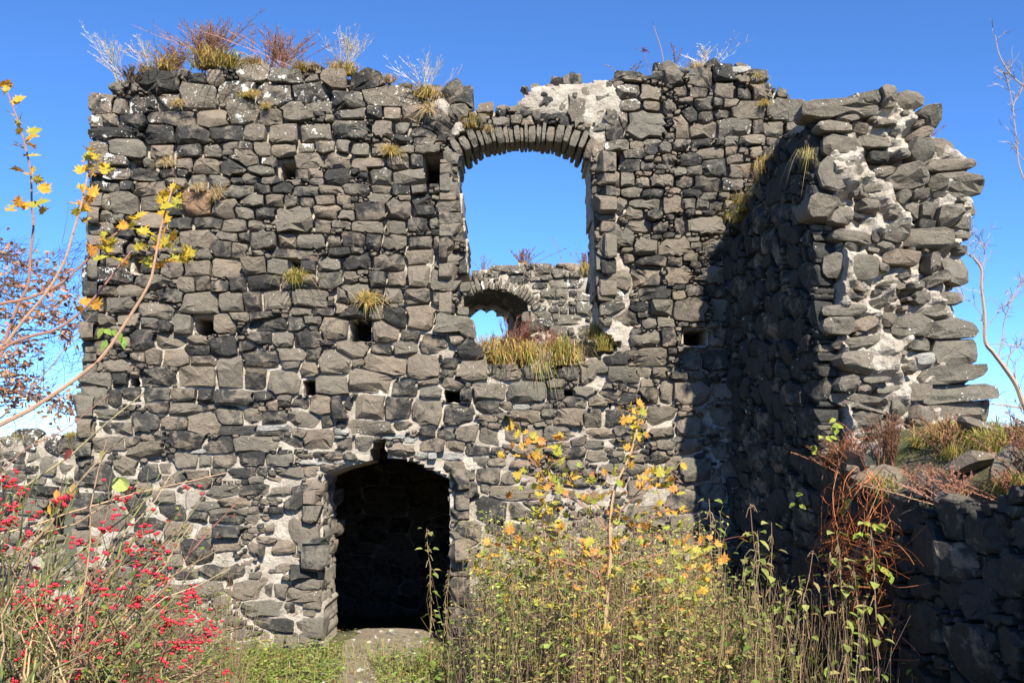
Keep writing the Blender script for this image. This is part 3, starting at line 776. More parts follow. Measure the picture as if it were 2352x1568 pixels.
# ---- reveals: sides of the doorway and of the window
def reveal(fr, poly, n=300, lich=0):
    q = []
    fill_sites(q, poly, [], [(.12, .2, .07, .12, 400), (.07, .12, .05, .08, 800), (.04, .06, .025, .04, 1000)])
    for s in q: s.prot = R.gauss(0.02, .02); s.lich = lich
    outlines(q, 14, 0.008); lay_stones(fr, q, root, part="reveal_stone", rest="reveal_chips")
xl, xr = FR.uv(735, 1300)[0], FR.uv(1040, 1300)[0]
reveal(Frame((xl, 0, 0), (0, 1, 0), (0, 0, 1), (1, 0, 0)), [(0.06, -.1), (.98, -.1), (.98, 2.05), (0.06, 2.05)])
reveal(Frame((xr, 0, 0), (0, 1, 0), (0, 0, 1), (-1, 0, 0)), [(0.06, -.1), (.98, -.1), (.98, 2.1), (0.06, 2.1)])
wl, wr = FR.uv(1052, 500)[0] - .03, FR.uv(1372, 500)[0] + .03
zs = FR.uv(1100, 700)[1]; zt = FR.uv(1100, 365)[1]
reveal(Frame((wl, 0, 0), (0, 1, 0), (0, 0, 1), (1, 0, 0)), [(0.06, zs), (.98, zs), (.98, zt), (0.06, zt)])
reveal(Frame((wr, 0, 0), (0, 1, 0), (0, 0, 1), (-1, 0, 0)), [(0.06, zs), (.98, zs), (.98, zt), (0.06, zt)])
# left end of the wall
xe = FR.uv(195, 700)[0]
reveal(Frame((xe - .02, 0, 0), (0, 1, 0), (0, 0, 1), (-1, 0, 0)), [(0.06, 0), (.98, 0), (.98, 6.7), (0.06, 6.7)])
# soffit over the doorway: rough mortar with the print of its boarding, lower towards the back on the left side
def door_soffit(prof, lift):
    v, f = [], []
    n = len(prof)
    for k in range(8):
        y = 0.10 + k * 0.125
        for i, (px, py) in enumerate(prof):
            u, w = FR.uv(px, py)
            w += 0.05 * (k / 7) * lift + mnoise.noise((u * 5, y * 5, 0)) * .03
            v.append((u, y, w))
    for k in range(8):
        for i, (px, py) in enumerate(prof):
            v.append((v[k * n + i][0], v[k * n + i][1], v[k * n + i][2] + 0.16))
    for k in range(7):
        for i in range(n - 1):
            a = k * n + i; b = a + n
            f.append((a, a + 1, b + 1, b)); o = 8 * n
            f.append((o + a, o + b, o + b + 1, o + a + 1))
    for i in range(n - 1):
        f.append((i, 8 * n + i, 8 * n + i + 1, i + 1)); a = 7 * n + i; f.append((a, a + 1, a + 1 + 8 * n, a + 8 * n))
    me = bpy.data.meshes.new("door_soffit"); me.from_pydata([tuple(Vector(q) - root.location) for q in v], [], f); me.materials.append(M_MORTAR); me.update()
    o = bpy.data.objects.new("door_soffit", me); COL.objects.link(o); o.parent = root
door_soffit([(737, 1112), (745, 1092), (790, 1073), (848, 1058)], -.3)
door_soffit([(888, 1052), (930, 1056), (965, 1068), (1005, 1086), (1034, 1100)], 1)
# rubble mound filling the window sill
def sill():
    xs_ = np.linspace(wl - .3, wr + .55, 30); ys_ = np.linspace(0.05, 1.05, 16)
    v = [(x, y, 3.30 + 0.48 * y ** .8 + .05 * mnoise.noise((x * 4, y * 4, 9)) + (.12 * max(0, (x - .7)))) for x in xs_ for y in ys_]
    n = len(ys_); f = [(i * n + j, (i + 1) * n + j, (i + 1) * n + j + 1, i * n + j + 1) for i in range(len(xs_) - 1) for j in range(n - 1)]
    me = bpy.data.meshes.new("sill_rubble"); me.from_pydata([tuple(Vector(q) - root.location) for q in v], [], f); me.materials.append(M_SOIL); me.update()
    o = bpy.data.objects.new("sill_rubble", me); COL.objects.link(o); o.parent = root
    for k in range(34):
        x = R.uniform(wl - .2, wr + .4); y = R.uniform(.05, .9)
        V, F, d = boulder(R.uniform(.05, .12), R.uniform(.05, .1), R.uniform(.04, .07), lich=.2)
        link_mesh("sill_stone", stone_mesh("sill_stone", V @ rotm(), F, d), root, (x, y, 3.30 + .48 * y ** .8 + .02))
sill()

# ------------------------------------------------------------------ rear wall seen through the window and the door
RY = 6.3
FB = Frame((0, RY, 0), (1, 0, 0), (0, 0, 1), (0, -1, 0))
rroot = empty("rear_wall", (0, RY + .6, -0.6), "rear wall of lichened basalt with a small arch, seen through the big arched window", "wall")
rt = pxpoly(FB, [(900, 660), (1040, 640), (1075, 632), (1110, 620), (1150, 612), (1200, 606), (1260, 610), (1300, 604), (1335, 610), (1375, 622), (1450, 640), (1600, 660)])
RPOLY = [(-6.0, rt[0][1]), *rt, (5.0, rt[-1][1]), (5.0, -1.2), (-6.0, -1.2)]
cxr, czr = FB.uv(1131, 785); Rr = 1.0
xj = FB.uv(1218, 720)[0]
BO = []
for k in range(15):
    an = math.radians(155 - 125 * k / 14)
    x = cxr + Rr * math.cos(an); z = czr + Rr * math.sin(an)
    if x < xj: BO.append((x, z))
BO += [(xj, czr + .55), (xj, FB.uv(1218, 830)[1]), (cxr - .86, FB.uv(1218, 830)[1])]
slits = []
for (x0, y0, x1, y1) in ((780, 1273, 792, 1291), (1020, 1268, 1036, 1290)):
    a = FB.uv(x0, y0); b = FB.uv(x1, y1); slits.append([(a[0], b[1]), (b[0], b[1]), (b[0], a[1]), (a[0], a[1])])
def rdepth(u, v): return np.where(v < 3, .09, .055)
sheet_body("mortar_core", FB, RPOLY, [BO] + slits, rdepth, 0.5, 0.06, rroot)
# the opening narrows towards the back: second leaf with a smaller opening
FB2 = Frame((0, RY + .9, 0), (1, 0, 0), (0, 0, 1), (0, -1, 0))
def small_op():
    t = [(1000, 830), (1050, 760), (1083, 727), (1090, 722), (1095, 710), (1100, 712), (1115, 709), (1118, 719), (1122, 709), (1141, 716), (1143, 722), (1166, 735), (1167, 765), (1180, 800), (1182, 830)]
    return pxpoly(Frame((0, RY + 1.3, 0), (1, 0, 0), (0, 0, 1), (0, -1, 0)), t)
SO = small_op()
sheet_body("rear_leaf", FB2, RPOLY, [SO] + slits, lambda u, v: np.full(len(u), .02), 0.4, 0.06, rroot, mat=M_MORTAR)
def loft(parent):
    def res(poly, c, n=26):
        out = []
        for k in range(n):
            an = math.radians(-35 + 250 * k / (n - 1)); best = 5.0
            dx, dz = math.cos(an), math.sin(an)
            for i in range(len(poly)):
                (x1, z1), (x2, z2) = poly[i], poly[(i + 1) % len(poly)]
                den = dx * (z2 - z1) - dz * (x2 - x1)
                if abs(den) < 1e-9: continue
                t = ((x1 - c[0]) * (z2 - z1) - (z1 - c[1]) * (x2 - x1)) / den
                w = ((x1 - c[0]) * dz - (z1 - c[1]) * dx) / den
                if t > 0 and 0 <= w <= 1: best = min(best, t)
            out.append((c[0] + dx * best, c[1] + dz * best))
        return out
    cs = (-.45, FB.uv(1, 770)[1])
    a, b = res(BO, cs), res(SO, cs); v = []
    for k in range(7):
        for p, q in zip(a, b):
            t = k / 6; x, z = p[0] + (q[0] - p[0]) * t, p[1] + (q[1] - p[1]) * t
            v.append(Vector((x + .03 * mnoise.noise((x * 6, t * 6, z * 6)), RY + .05 + 1.25 * t, z + .03 * mnoise.noise((z * 6, x * 6, t * 6)))) - parent.location)
    n = len(a); f = [(k * n + i, k * n + i + 1, (k + 1) * n + i + 1, (k + 1) * n + i) for k in range(6) for i in range(n - 1)]
    V = np.array([tuple(q) for q in v])
    o = bpy.data.objects.new("window_tunnel", stone_mesh("window_tunnel", V, f, np.tile([.1, 0, .2, 1], (len(V), 1)))); COL.objects.link(o); o.parent = parent
loft(rroot)
B = boxes(FB, 9, """640,265,800,360w 725,205,900,270w 900,215,1090,295 1090,255,1205,340 1215,200,1410,320w 1440,225,1600,340 1650,265,1790,370 940,305,1135,460w 755,285,870,365w 1165,325,1290,385 1300,305,1450,370
1160,390,1370,500 1400,375,1615,485l 1615,365,1890,485w 1890,390,1995,510w 1485,475,1640,600l 1285,490,1480,600w 1740,490,1975,635w 1640,500,1740,610 1745,660,2015,810l 1145,650,1350,765l 1145,785,1425,880l 1525,810,1880,950l
1420,690,1530,790 1530,695,1670,800d 1640,700,1730,800 1160,890,1390,1050 1400,960,1620,1080l 1630,975,1720,1075 1435,790,1530,890 1850,830,1930,890 1920,850,2050,940 1260,880,1460,970 1720,945,1960,1065 1180,515,1285,590 1340,615,1430,700""")
for s in B: s.lich = max(s.lich, 0.55); s.hue = R.random() * .3
lo_, hi_ = FB.uv(740, 1460), FB.uv(1450, 1040)
door_zone = [(-3.9, -.7), (-0.3, -.7), (-0.3, 2.5), (-3.9, 2.5)]
win_zone = [(-1.9, FB.uv(1, 850)[1]), (2.3, FB.uv(1, 850)[1])] + [(2.3, rt[-2][1])] + list(reversed([p for p in rt if -1.9 < p[0] < 2.2])) + [(-1.9, rt[0][1])]
B.append(Site(cxr, czr + Rr, .9, .1, rot=0, solid=False))
archband = [(cxr + 1.20 * Rr * math.cos(math.radians(a)), czr + 1.20 * Rr * math.sin(math.radians(a))) for a in range(150, 24, -6)] + [(xj, czr + .4), (xj, czr - .6), (cxr - .9, czr - .6)]
B = [s for s in B if not (s.solid and pip(archband, np.array([s.u]), np.array([s.v]))[0])]
fill_sites(B, win_zone, [archband], [(.13, .2, .08, .13, 800), (.08, .12, .05, .08, 1600), (.04, .07, .025, .04, 2500)])
for s in B: s.lich = max(s.lich, .4)
k0 = len(B)
fill_sites(B, door_zone, slits, [(.16, .26, .1, .16, 1500), (.1, .16, .07, .1, 2500), (.05, .09, .03, .055, 4000)])
for s in B[k0:]: s.lich = 0
outlines(B, 14, .009)
lay_stones(FB, B, rroot)
rarch = part_empty('window_arch', rroot)
an = 150.0
while an > 28:
    w = R.uniform(.045, .085); ln = R.uniform(.17, .24); a = math.radians(an)
    s = Site(0, 0, w / 2, ln / 2, rot=0, tone=R.uniform(.6, 1), lich=R.choice((.6, .95, .95, .3)), hue=.2)
    s.deep = .45; s.edge = .006; s.tilt = .05; s.prot = R.gauss(.01, .015)
    ph = np.array([math.radians(q) for q in (8, 50, 75, 105, 130, 172, 188, 230, 255, 285, 310, 352)])
    r = 1 / ((np.abs(np.cos(ph))) ** 6 + (np.abs(np.sin(ph))) ** 6) ** (1 / 6)
    s.out = np.stack([np.cos(ph) * r * s.a, np.sin(ph) * r * s.b], 1) * NR.uniform(.94, 1.03, (12, 1))
    rr = Rr + ln / 2 + R.uniform(-.03, .01)
    f2 = Frame((cxr + rr * math.cos(a), RY - .01, czr + rr * math.sin(a)), (math.sin(a), 0, -math.cos(a)), (math.cos(a), 0, math.sin(a)), (0, -1, 0))
    lay_stones(f2, [s], rarch, part="voussoir", taper=1.0, rough=.5)
    an -= math.degrees((w + .008) / Rr)

# vault over the ground floor room and its end walls (they close the dark room behind the door)
def slab(name, x0, x1, y0, y1, z0, z1, mat, parent):
    nx, ny = 24, 14; v, f = [], []
    for zz in (z1, z0):
        for i in range(nx + 1):
            for j in range(ny + 1):
                x = x0 + (x1 - x0) * i / nx; y = y0 + (y1 - y0) * j / ny
                v.append(Vector((x, y, zz + .05 * mnoise.noise((x * 2, y * 2, zz)))) - parent.location)
    m = (nx + 1) * (ny + 1)
    for i in range(nx):
        for j in range(ny):
            a = i * (ny + 1) + j; b = a + ny + 1
            f.append((a, b, b + 1, a + 1)); f.append((m + a, m + a + 1, m + b + 1, m + b))
    for i in range(nx):
        for j in (0, ny):
            a = i * (ny + 1) + j; b = a + ny + 1; f.append((a, m + a, m + b, b))
    for j in range(ny):
        for i in (0, nx):
            a = i * (ny + 1) + j; f.append((a, a + 1, m + a + 1, m + a))
    me = bpy.data.meshes.new(name); me.from_pydata([tuple(q) for q in v], [], f); me.materials.append(mat); me.update()
    o = bpy.data.objects.new(name, me); COL.objects.link(o); o.parent = parent
    return o
vroot = empty("vaulted_room", (-0.8, 3.5, -.6), "dark vaulted ground floor room behind the doorway", "room")
slab("vault", -5.2, 3.62, 0.97, RY + .02, 3.12, 3.62, M_SOIL, vroot)
FL = Frame((-4.9, 1.0, 0), (0, 1, 0), (0, 0, 1), (1, 0, 0))
sheet_body("end_wall", FL, [(0, -1), (RY - 1, -1), (RY - 1, 3.2), (0, 3.2)], [], lambda u, v: np.full(len(u), .03), .4, .12, vroot, mat=M_SOIL)
FL = Frame((3.3, 1.0, 0), (0, 1, 0), (0, 0, 1), (-1, 0, 0))
sheet_body("end_wall", FL, [(0, -1), (RY - 1, -1), (RY - 1, 3.2), (0, 3.2)], [], lambda u, v: np.full(len(u), .03), .4, .12, vroot, mat=M_SOIL)

# ------------------------------------------------------------------ side wall coming forward on the right, with its broken end
A0 = Vector((2.66, 0.0, 0)); A1 = Vector((3.03, -2.7, 0))
T = (A1 - A0).normalized(); LEN = (A1 - A0).length
NL = Vector((T.y, -T.x, 0)); 
if NL.x > 0: NL = -NL
FS = Frame(A0, T, (0, 0, 1), NL)
sroot = empty("side_wall", (3.6, -1.4, 0), "ruined side wall in shadow coming forward, its broken rubble end sunlit", "wall")
stop = pxpoly(FS, [(1672, 520), (1690, 492), (1712, 470), (1735, 425), (1765, 360), (1790, 318), (1812, 306), (1842, 302), (1862, 268), (1885, 246), (1895, 238)])
SP = [(-0.1, -0.4), (-0.1, stop[0][1] - .1)] + [(max(a, -0.05), b) for a, b in stop] + [(LEN, stop[-1][1]), (LEN + .06, FS.uv(1905, 560)[1]), (LEN + .02, FS.uv(1915, 760)[1]), (LEN + .12, FS.uv(1950, 1000)[1]), (LEN + .15, -.4)]
TH = 1.6
SPC = [(min(a, LEN - .45), b - (.14 if b > 2 else 0)) for a, b in SP]
sheet_body("mortar_core", FS, SPC, [], lambda u, v: np.full(len(u), .14), TH - .25, 0.05, sroot)
Q = []
for (x0, y0, x1, y1) in ((1795, 470, 1830, 520), (1806, 862, 1860, 925)):
    pass
SPQ = [(min(a, LEN - .10), b) for a, b in SP]
fill_sites(Q, SPQ, [], [(.15, .24, .10, .19, 900), (.11, .16, .08, .13, 2500), (.08, .11, .05, .09, 4000), (.045, .075, .03, .05, 9000), (.022, .045, .016, .03, 14000)])
for s in Q:
    s.rot = R.gauss(-.1, .16); s.prot = R.gauss(0.0, .014); s.tilt = .1; s.lich = R.choice((0, .12, .2, .3)); s.tone = s.tone * .7 - .35  # tone lowered: part of this face's shade is put into the stone colour
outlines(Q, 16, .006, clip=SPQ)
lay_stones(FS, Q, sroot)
# broken end
FE = Frame(A1 + T * 0.02, -NL, (0, 0, 1), T)
EP = pxpoly(FE, [(1888, 250), (1935, 225), (1985, 212), (2040, 208), (2100, 212), (2112, 242), (2145, 265), (2158, 300), (2195, 322), (2222, 350), (2228, 385), (2250, 415), (2245, 480), (2228, 520), (2215, 560), (2222, 620), (2212, 650),
                 (2192, 672), (2195, 705), (2235, 738), (2240, 780), (2245, 850), (2258, 910), (2268, 960), (2270, 1040), (2270, 1100), (1962, 1100), (1955, 900), (1936, 760), (1934, 560), (1920, 400)])
def edepth(u, v):
    n = np.array([mnoise.noise((a * 2.2, b * 2.2, 1)) * .16 + mnoise.noise((a * 6, b * 6, 4)) * .12 + mnoise.noise((a * 13, b * 13, 7)) * .05 for a, b in zip(u, v)])
    return .115 + n * 1.35 + np.maximum(0, u - .9) * .08 - .06 * np.exp(-((u - .62) / .3) ** 2)
sheet_body("rubble_core", FE, EP, [], edepth, 1.6, 0.028, sroot)
E = boxes(FE, 3, """940,670,1340,800l 1255,605,1390,715 1370,585,1490,730l 1525,585,1680,740d 1650,715,1785,860l 1745,910,1915,1060l 1740,1050,2010,1150l 1790,1150,2100,1300 1990,1310,2070,1430 1920,1445,2030,1562
1055,905,1255,1050l 1045,1030,1320,1280 1260,890,1470,1000 1440,1100,1720,1280 1350,1110,1500,1190 1590,930,1740,1100 1240,1335,1390,1430l 1545,1350,1690,1480d 1680,1350,1790,1470 1800,1370,1950,1510 1430,1395,1530,1480d
1500,1265,1600,1380 1070,1385,1195,1510 1390,1495,1550,1650l 1000,810,1200,900 1620,780,1720,850d 1110,750,1250,830 1810,1270,1990,1330 930,1320,1100,1480d 1300,1230,1400,1290 1480,1010,1560,1080d 1360,800,1500,860""")
E += boxes(FE, 6, """1100,40,1330,130l 1070,180,1370,370l 1370,250,1460,320d 1590,20,1840,150d 1380,95,1475,180d 1840,205,2010,400l 1395,360,1585,440 1580,370,1710,435 1625,440,1730,530 1310,490,1420,570 1660,535,1880,650
1060,530,1260,615 1050,615,1200,740 1100,740,1440,830l 1105,835,1540,1020l 1480,590,1760,760 1690,615,2055,775l 1785,750,2085,940 1655,850,1770,935p 1540,935,1620,1010l 1710,925,2070,1065d 1720,1065,2125,1200l 1770,1170,2150,1370
1540,1060,1740,1180 1290,1010,1440,1065 1130,1010,1240,1130d 1230,1070,1340,1120d 1380,1075,1530,1130 1090,1130,1450,1235d 1205,1245,1380,1380l 1480,1130,1600,1290 1600,1200,1750,1360 1700,190,1780,330d 1230,1230,1420,1260
1920,130,1980,200 1900,0,2020,100d 1780,440,1910,540d""")
for s in E:
    s.prot = R.uniform(-.03, .10) - max(0, s.u - .9) * .10; s.deep = .42; s.tilt = .25; s.edge = R.uniform(.03, .16) * min(s.a, s.b)
    s.rot = R.gauss(0.0, .12); s.p = R.uniform(2.0, 4.0); s.lich = R.choice((0, 0, .25, .35)); s.hue = R.random() * .4
    k_ = .94 if .35 < s.u < 1.05 and R.random() < .8 else 1.06
    s.a *= k_; s.b *= k_ * .88; s.tone = max(s.tone, R.uniform(.65, 1.1)) if s.tone < 1.2 else s.tone
    if s.u < .40: s.prot = R.uniform(.0, .10); s.deep = .30; s.tilt = .18; s.u -= .03; s.a *= 1.1
EH = list(E)
fill_sites(E, EP, [], [(.10, .17, .05, .08, 260), (.06, .11, .04, .06, 300), (.03, .06, .02, .035, 350)])
for s in E[len(EH):]: s.deep = .3; s.prot = R.uniform(-.06, .04); s.tilt = .3; s.rot = R.gauss(0, .25)
outlines(E, 18, .006, 1.15, tol=.13)
lay_stones(FE, E, sroot, part="core_stone", rest="core_rubble", rough=1.35, taper=.85)
# head of the side wall: rough rubble rising towards the front
for k in range(50):
    sa = R.uniform(0.0, LEN - .1); w = R.uniform(.3, 1.3)
    zt_ = np.interp(sa, [p[0] for p in stop], [p[1] for p in stop])
    V, F, d = boulder(R.uniform(.1, .2), R.uniform(.1, .18), R.uniform(.06, .12), lich=R.choice((0, .3)))
    p = A0 + T * sa - NL * w; p.z = zt_ - .22 + R.uniform(-.06, .03) - (.15 * w if sa < 1.2 else 0)
    link_mesh("coping_stone", stone_mesh("coping_stone", V @ rotm(), F, d), sroot, p)

# ------------------------------------------------------------------ low overgrown wall nearest on the right
lroot = empty("low_wall", (4.2, -4.6, .1), "low overgrown wall of big blocks in deep shadow, grass and dry weeds on top", "wall")
L0 = A1 + T * .12
FLW = Frame(L0, T, (0, 0, 1), NL)
ltop = pxpoly(FLW, [(1962, 1085), (2010, 1120), (2080, 1150), (2140, 1165), (2200, 1168), (2260, 1162), (2310, 1145), (2352, 1100), (2420, 1060)])
LE = ltop[-1][0] + 1.9
LP = [(-.05, -.5), (-.05, ltop[0][1] + .1)] + ltop + [(LE, ltop[-1][1]), (LE, -.5)]
sheet_body("mortar_core", FLW, LP, [], lambda u, v: np.full(len(u), .16), 1.4, .06, lroot)
Q = []
fill_sites(Q, LP, [], [(.24, .32, .17, .24, 50), (.15, .23, .11, .17, 900), (.1, .17, .08, .12, 2000), (.05, .1, .04, .06, 5000), (.025, .05, .02, .035, 8000)])
for s in Q: s.lich = R.choice((0, 0, .1)); s.prot = R.gauss(0.01, .035); s.tone = s.tone * .5 - .35  # blocks darkened, so the deep shadow is partly painted into their tone
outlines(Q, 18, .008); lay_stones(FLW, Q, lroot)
def mound_z(u, w):
    z = np.interp(u, [p[0] for p in ltop], [p[1] for p in ltop])
    top_ = np.interp(u, [0, .6, 1.4, 2.4, 4], [2.66, 2.62, 2.52, 2.45, 2.4])
    k = min(1.0, w / .95); k = k * k * (3 - 2 * k)
    return z - .04 + max(0, top_ - z) * k + .05 * mnoise.noise((u * 3, w * 3, 2))
def mound_p(u, w):
    p = L0 + T * u - NL * w; p.z = mound_z(u, w); return p
us = np.linspace(-.3, LE, 50); ws = np.linspace(.06, 2.2, 26)
v = [tuple(mound_p(u, w) - lroot.location) for u in us for w in ws]; n = len(ws)
f = [(i * n + j, (i + 1) * n + j, (i + 1) * n + j + 1, i * n + j + 1) for i in range(len(us) - 1) for j in range(n - 1)]
me = bpy.data.meshes.new("mound_top"); me.from_pydata(v, [], f); me.materials.append(M_SOIL); me.update()
o = bpy.data.objects.new("mound_top", me); COL.objects.link(o); o.parent = lroot
for (u, w, a, b, c, tone) in [(.05, .25, .2, .16, .1, 1.5), (.12, .38, .22, .18, .12, 1.5), (.75, .12, .26, .2, .13, .9), (1.2, .25, .3, .2, .12, .8), (1.5, .55, .3, .2, .1, .9), (2.1, .45, .22, .2, .1, .8), (.9, .12, .12, .12, .08, .3), (1.6, .2, .16, .14, .09, .2),
                              (2.0, .12, .2, .15, .1, .5), (.4, .1, .18, .15, .1, .5), (1.0, .9, .2, .2, .1, .8)]:
    V, F, d = boulder(a, b, c, tone=tone, lich=.3)
    link_mesh("coping_stone", stone_mesh("coping_stone", V @ rotm(), F, d), lroot, mound_p(u, w) + Vector((0, 0, .02)))

# ------------------------------------------------------------------ lower wall set back at the left
FW = Frame((0, .75, 0), (1, 0, 0), (0, 0, 1), (0, -1, 0))
wroot = empty("boundary_wall", (-6.6, 1.1, 0), "low grass-topped boundary wall beside the tall wall, pierced by a gap", "wall")
WP = [(-9.5, -.6)] + [(-9.5, FW.uv(0, 1010)[1])] + pxpoly(FW, [(-60, 1012), (0, 1008), (60, 1000), (120, 1008), (180, 1012)]) + [(xe + .35, FW.uv(180, 1012)[1]), (xe + .35, -.6)]
gap = pxpoly(FW, [(92, 1165), (130, 1150), (210, 1155), (210, 1310), (150, 1330), (100, 1318)])
sheet_body("mortar_core", FW, WP, [gap], lambda u, v: np.full(len(u), .045), .7, .05, wroot)
Q = boxes(FW, 4, "255,1430,385,1530w 390,1450,480,1530 480,1440,530,1510 100,1400,240,1520w 0,1450,80,1510w")
Q += boxes(FW, 7, "50,10,160,90w 160,15,270,90 270,50,375,165 375,90,485,180 420,10,530,90w 185,175,310,235 195,240,390,310 310,180,480,240w 165,100,260,160 0,225,100,280 390,245,480,310 100,240,185,300")
for s in Q: s.lich = max(s.lich, .4); s.hue = R.random() * .2
fill_sites(Q, WP, [gap], [(.14, .22, .09, .14, 1200), (.09, .14, .06, .09, 2500), (.05, .08, .03, .05, 4000)])
outlines(Q, 14, .009); lay_stones(FW, Q, wroot)

# ================================================================== plants
def jit(c, k=.2):
    m = R.uniform(1 - k, 1 + k)
    return tuple(max(0.0, x * m * R.uniform(1 - k * .4, 1 + k * .4)) for x in c)
def leaf_shape(mb, base, direction, normal, length, width, tint, lobes=0):
    """an ovate leaf with a fold along the midrib (6 triangles)"""
    d = Vector(direction).normalized(); n = Vector(normal)
    sd = d.cross(n)
    if sd.length < 1e-4: sd = d.orthogonal()
    sd.normalize(); n = sd.cross(d)
    b = Vector(base)
    mid = b + d * length * .5 - n * length * .06
    pts = [b, b + d * length * .28 + sd * width * .5 + n * width * .12, mid, b + d * length * .28 - sd * width * .5 + n * width * .12,
           b + d * length * .68 + sd * width * .36 + n * width * .06, b + d * length * .68 - sd * width * .36 + n * width * .06, b + d * length - n * length * .15]
    mb.add(pts, [(0, 1, 2), (0, 2, 3), (1, 4, 2), (2, 5, 3), (4, 6, 2), (2, 6, 5)], tint)
def curve(p0, p1, sag=0.0, n=5, wob=0.0, side=None):
    p0, p1 = Vector(p0), Vector(p1); out = []
    off = side if side is not None else Vector((0, 0, 1))
    for i in range(n + 1):
        t = i / n
        q = p0.lerp(p1, t) + off * sag * 4 * t * (1 - t)
        if 0 < i < n and wob: q += Vector((R.gauss(0, wob), R.gauss(0, wob), R.gauss(0, wob)))
        out.append(q)
    return out
def spline(pts, per=4):
    pts = [Vector(p) for p in pts]
    if len(pts) < 3: return pts
    out = []
    for i in range(len(pts) - 1):
        p0, p1, p2, p3 = pts[max(0, i - 1)], pts[i], pts[i + 1], pts[min(len(pts) - 1, i + 2)]
        for k in range(per):
            t = k / per
            out.append(0.5 * ((2 * p1) + (p2 - p0) * t + (2 * p0 - 5 * p1 + 4 * p2 - p3) * t * t + (3 * p1 - p0 - 3 * p2 + p3) * t ** 3))
    out.append(pts[-1]); return out

STRAW, GOLD, GREEN, RUST, MAUVE, PALE = (.50, .38, .17), (.48, .31, .09), (.24, .27, .05), (.25, .115, .055), (.20, .115, .085), (.50, .44, .34)
# ------------------------------------------------ grass tufts (shared shapes)
def tuft_mesh(n, lean, cols, droop):
    mb = MB()
    for _ in range(n):
        an = R.uniform(0, 6.283); ln = R.uniform(.45, 1.0); sp = abs(R.gauss(0, lean))
        dx, dy = math.cos(an) * sp, math.sin(an) * sp
        b = Vector((R.gauss(0, .17), R.gauss(0, .14), 0)); w = R.uniform(.008, .015)
        sx = Vector((-math.sin(an), math.cos(an), 0)) * w
        m1 = b + Vector((dx * .45, dy * .45, .55)) * ln
        m2 = b + Vector((dx * .85, dy * .85, .85 - droop * sp * .5)) * ln
        tp = b + Vector((dx * 1.25, dy * 1.25, .98 - droop * sp * 1.3)) * ln
        c = jit(R.choice(cols), .3)
        mb.add([b - sx, b + sx, m1 + sx, m1 - sx, m2 + sx * .7, m2 - sx * .7, tp], [(0, 1, 2, 3), (3, 2, 4, 5), (5, 4, 6)], c)
    return mb.mesh("grass_blades", M_LEAF)
TUFT = {"straw": [tuft_mesh(190, .62, (STRAW, GOLD, STRAW, PALE), .8) for _ in range(2)], "gold": [tuft_mesh(230, .62, (GOLD, STRAW, GREEN, GOLD), .8) for _ in range(3)],
        "green": [tuft_mesh(250, .6, (GREEN, GREEN, STRAW, GOLD), .8) for _ in range(3)], "hang": [tuft_mesh(160, .5, (STRAW, PALE, GREEN), 2.2) for _ in range(2)]}
def tuft(p, h, kind, label, group="grass tufts on the masonry", tilt=0.0, wide=1.0):
    o = link_mesh("grass_tuft", R.choice(TUFT[kind]), None, p)
    o.scale = (h * wide * R.uniform(.7, 1.3), h * wide * R.uniform(.7, 1.3), h * R.uniform(.8, 1.2)); o.rotation_euler = (tilt + R.gauss(0, .2), R.uniform(-.1, .1), R.uniform(0, 6.28) if not tilt else R.uniform(-.3, .3))
    return tag(o, label, "grass", group)
for (px, py, Y, hp, kind, label) in [
    (380, 158, .25, 45, "gold", "orange dry grass tuft on wall head left of the biggest dry bush"), (340, 165, .3, 30, "straw", "thin straw tuft near the left corner of the wall head"),
    (480, 152, .15, 50, "gold", "golden grass tuft under the biggest dry bush on the wall head"), (525, 154, .2, 40, "green", "greenish tuft at right foot of the biggest dry bush"),
    (590, 150, .3, 28, "gold", "short golden tuft behind the lichened block on the wall head"), (690, 163, .15, 34, "gold", "golden tuft below the reddish dry bush on the wall head"),
    (720, 160, .3, 26, "straw", "small straw tuft right of the reddish dry bush"), (800, 168, .15, 34, "gold", "golden tuft at the foot of the white dry stalks"),
    (770, 163, .3, 28, "straw", "straw tuft left of the white dry stalks"), (893, 186, .12, 24, "straw", "small straw tuft above the long lichened slab"),
    (972, 222, .1, 40, "gold", "golden tuft in the dip left of the arch gap"), (985, 255, -.03, 34, "straw", "straw tuft hanging below the dip left of the arch"),
    (410, 243, -.03, 30, "straw", "pale tuft sprouting between the upper left blocks"), (577, 222, -.03, 34, "gold", "upright tuft in joint left of a lichened block"),
    (612, 248, -.03, 24, "gold", "low golden tuft under the lichened blocks"), (388, 380, -.03, 42, "straw", "thin straw tuft in a joint below the wall corner"),
    (895, 352, -.03, 34, "gold", "golden tuft in a joint left of the big window"), (458, 438, -.03, 30, "straw", "straw tuft above the orange stained block"),
    (502, 452, -.03, 38, "straw", "bushier straw tuft right of the orange stained block"), (680, 648, -.03, 46, "green", "green tuft below a small square hole in the wall"),
    (846, 696, -.03, 38, "gold", "yellow tuft on a block above the doorway height"), (1082, 292, 0.0, 30, "gold", "orange tuft at left end of the arch"),
    (1125, 300, 0.03, 22, "straw", "tiny tuft on the slabs of the arch"), (1740, 190, .05, 30, "green", "yellow green tuft near the right end of the wall head"),
    (1755, 242, -.03, 26, "gold", "golden tuft in a joint at the wall's upper right"), (565, 150, .5, 30, "straw", "pale tuft behind the wall head centre"),
    (1600, 158, .4, 26, "straw", "straw tuft among white stalks at the right of the wall head")]:
    tuft(at(px, py + (5 if Y >= 0 else 0), min(Y, .10)), hp / 185.0 * (1.35 if Y >= 0 else .85), kind, label, tilt=(.7 if Y < 0 else 0), wide=1.3)
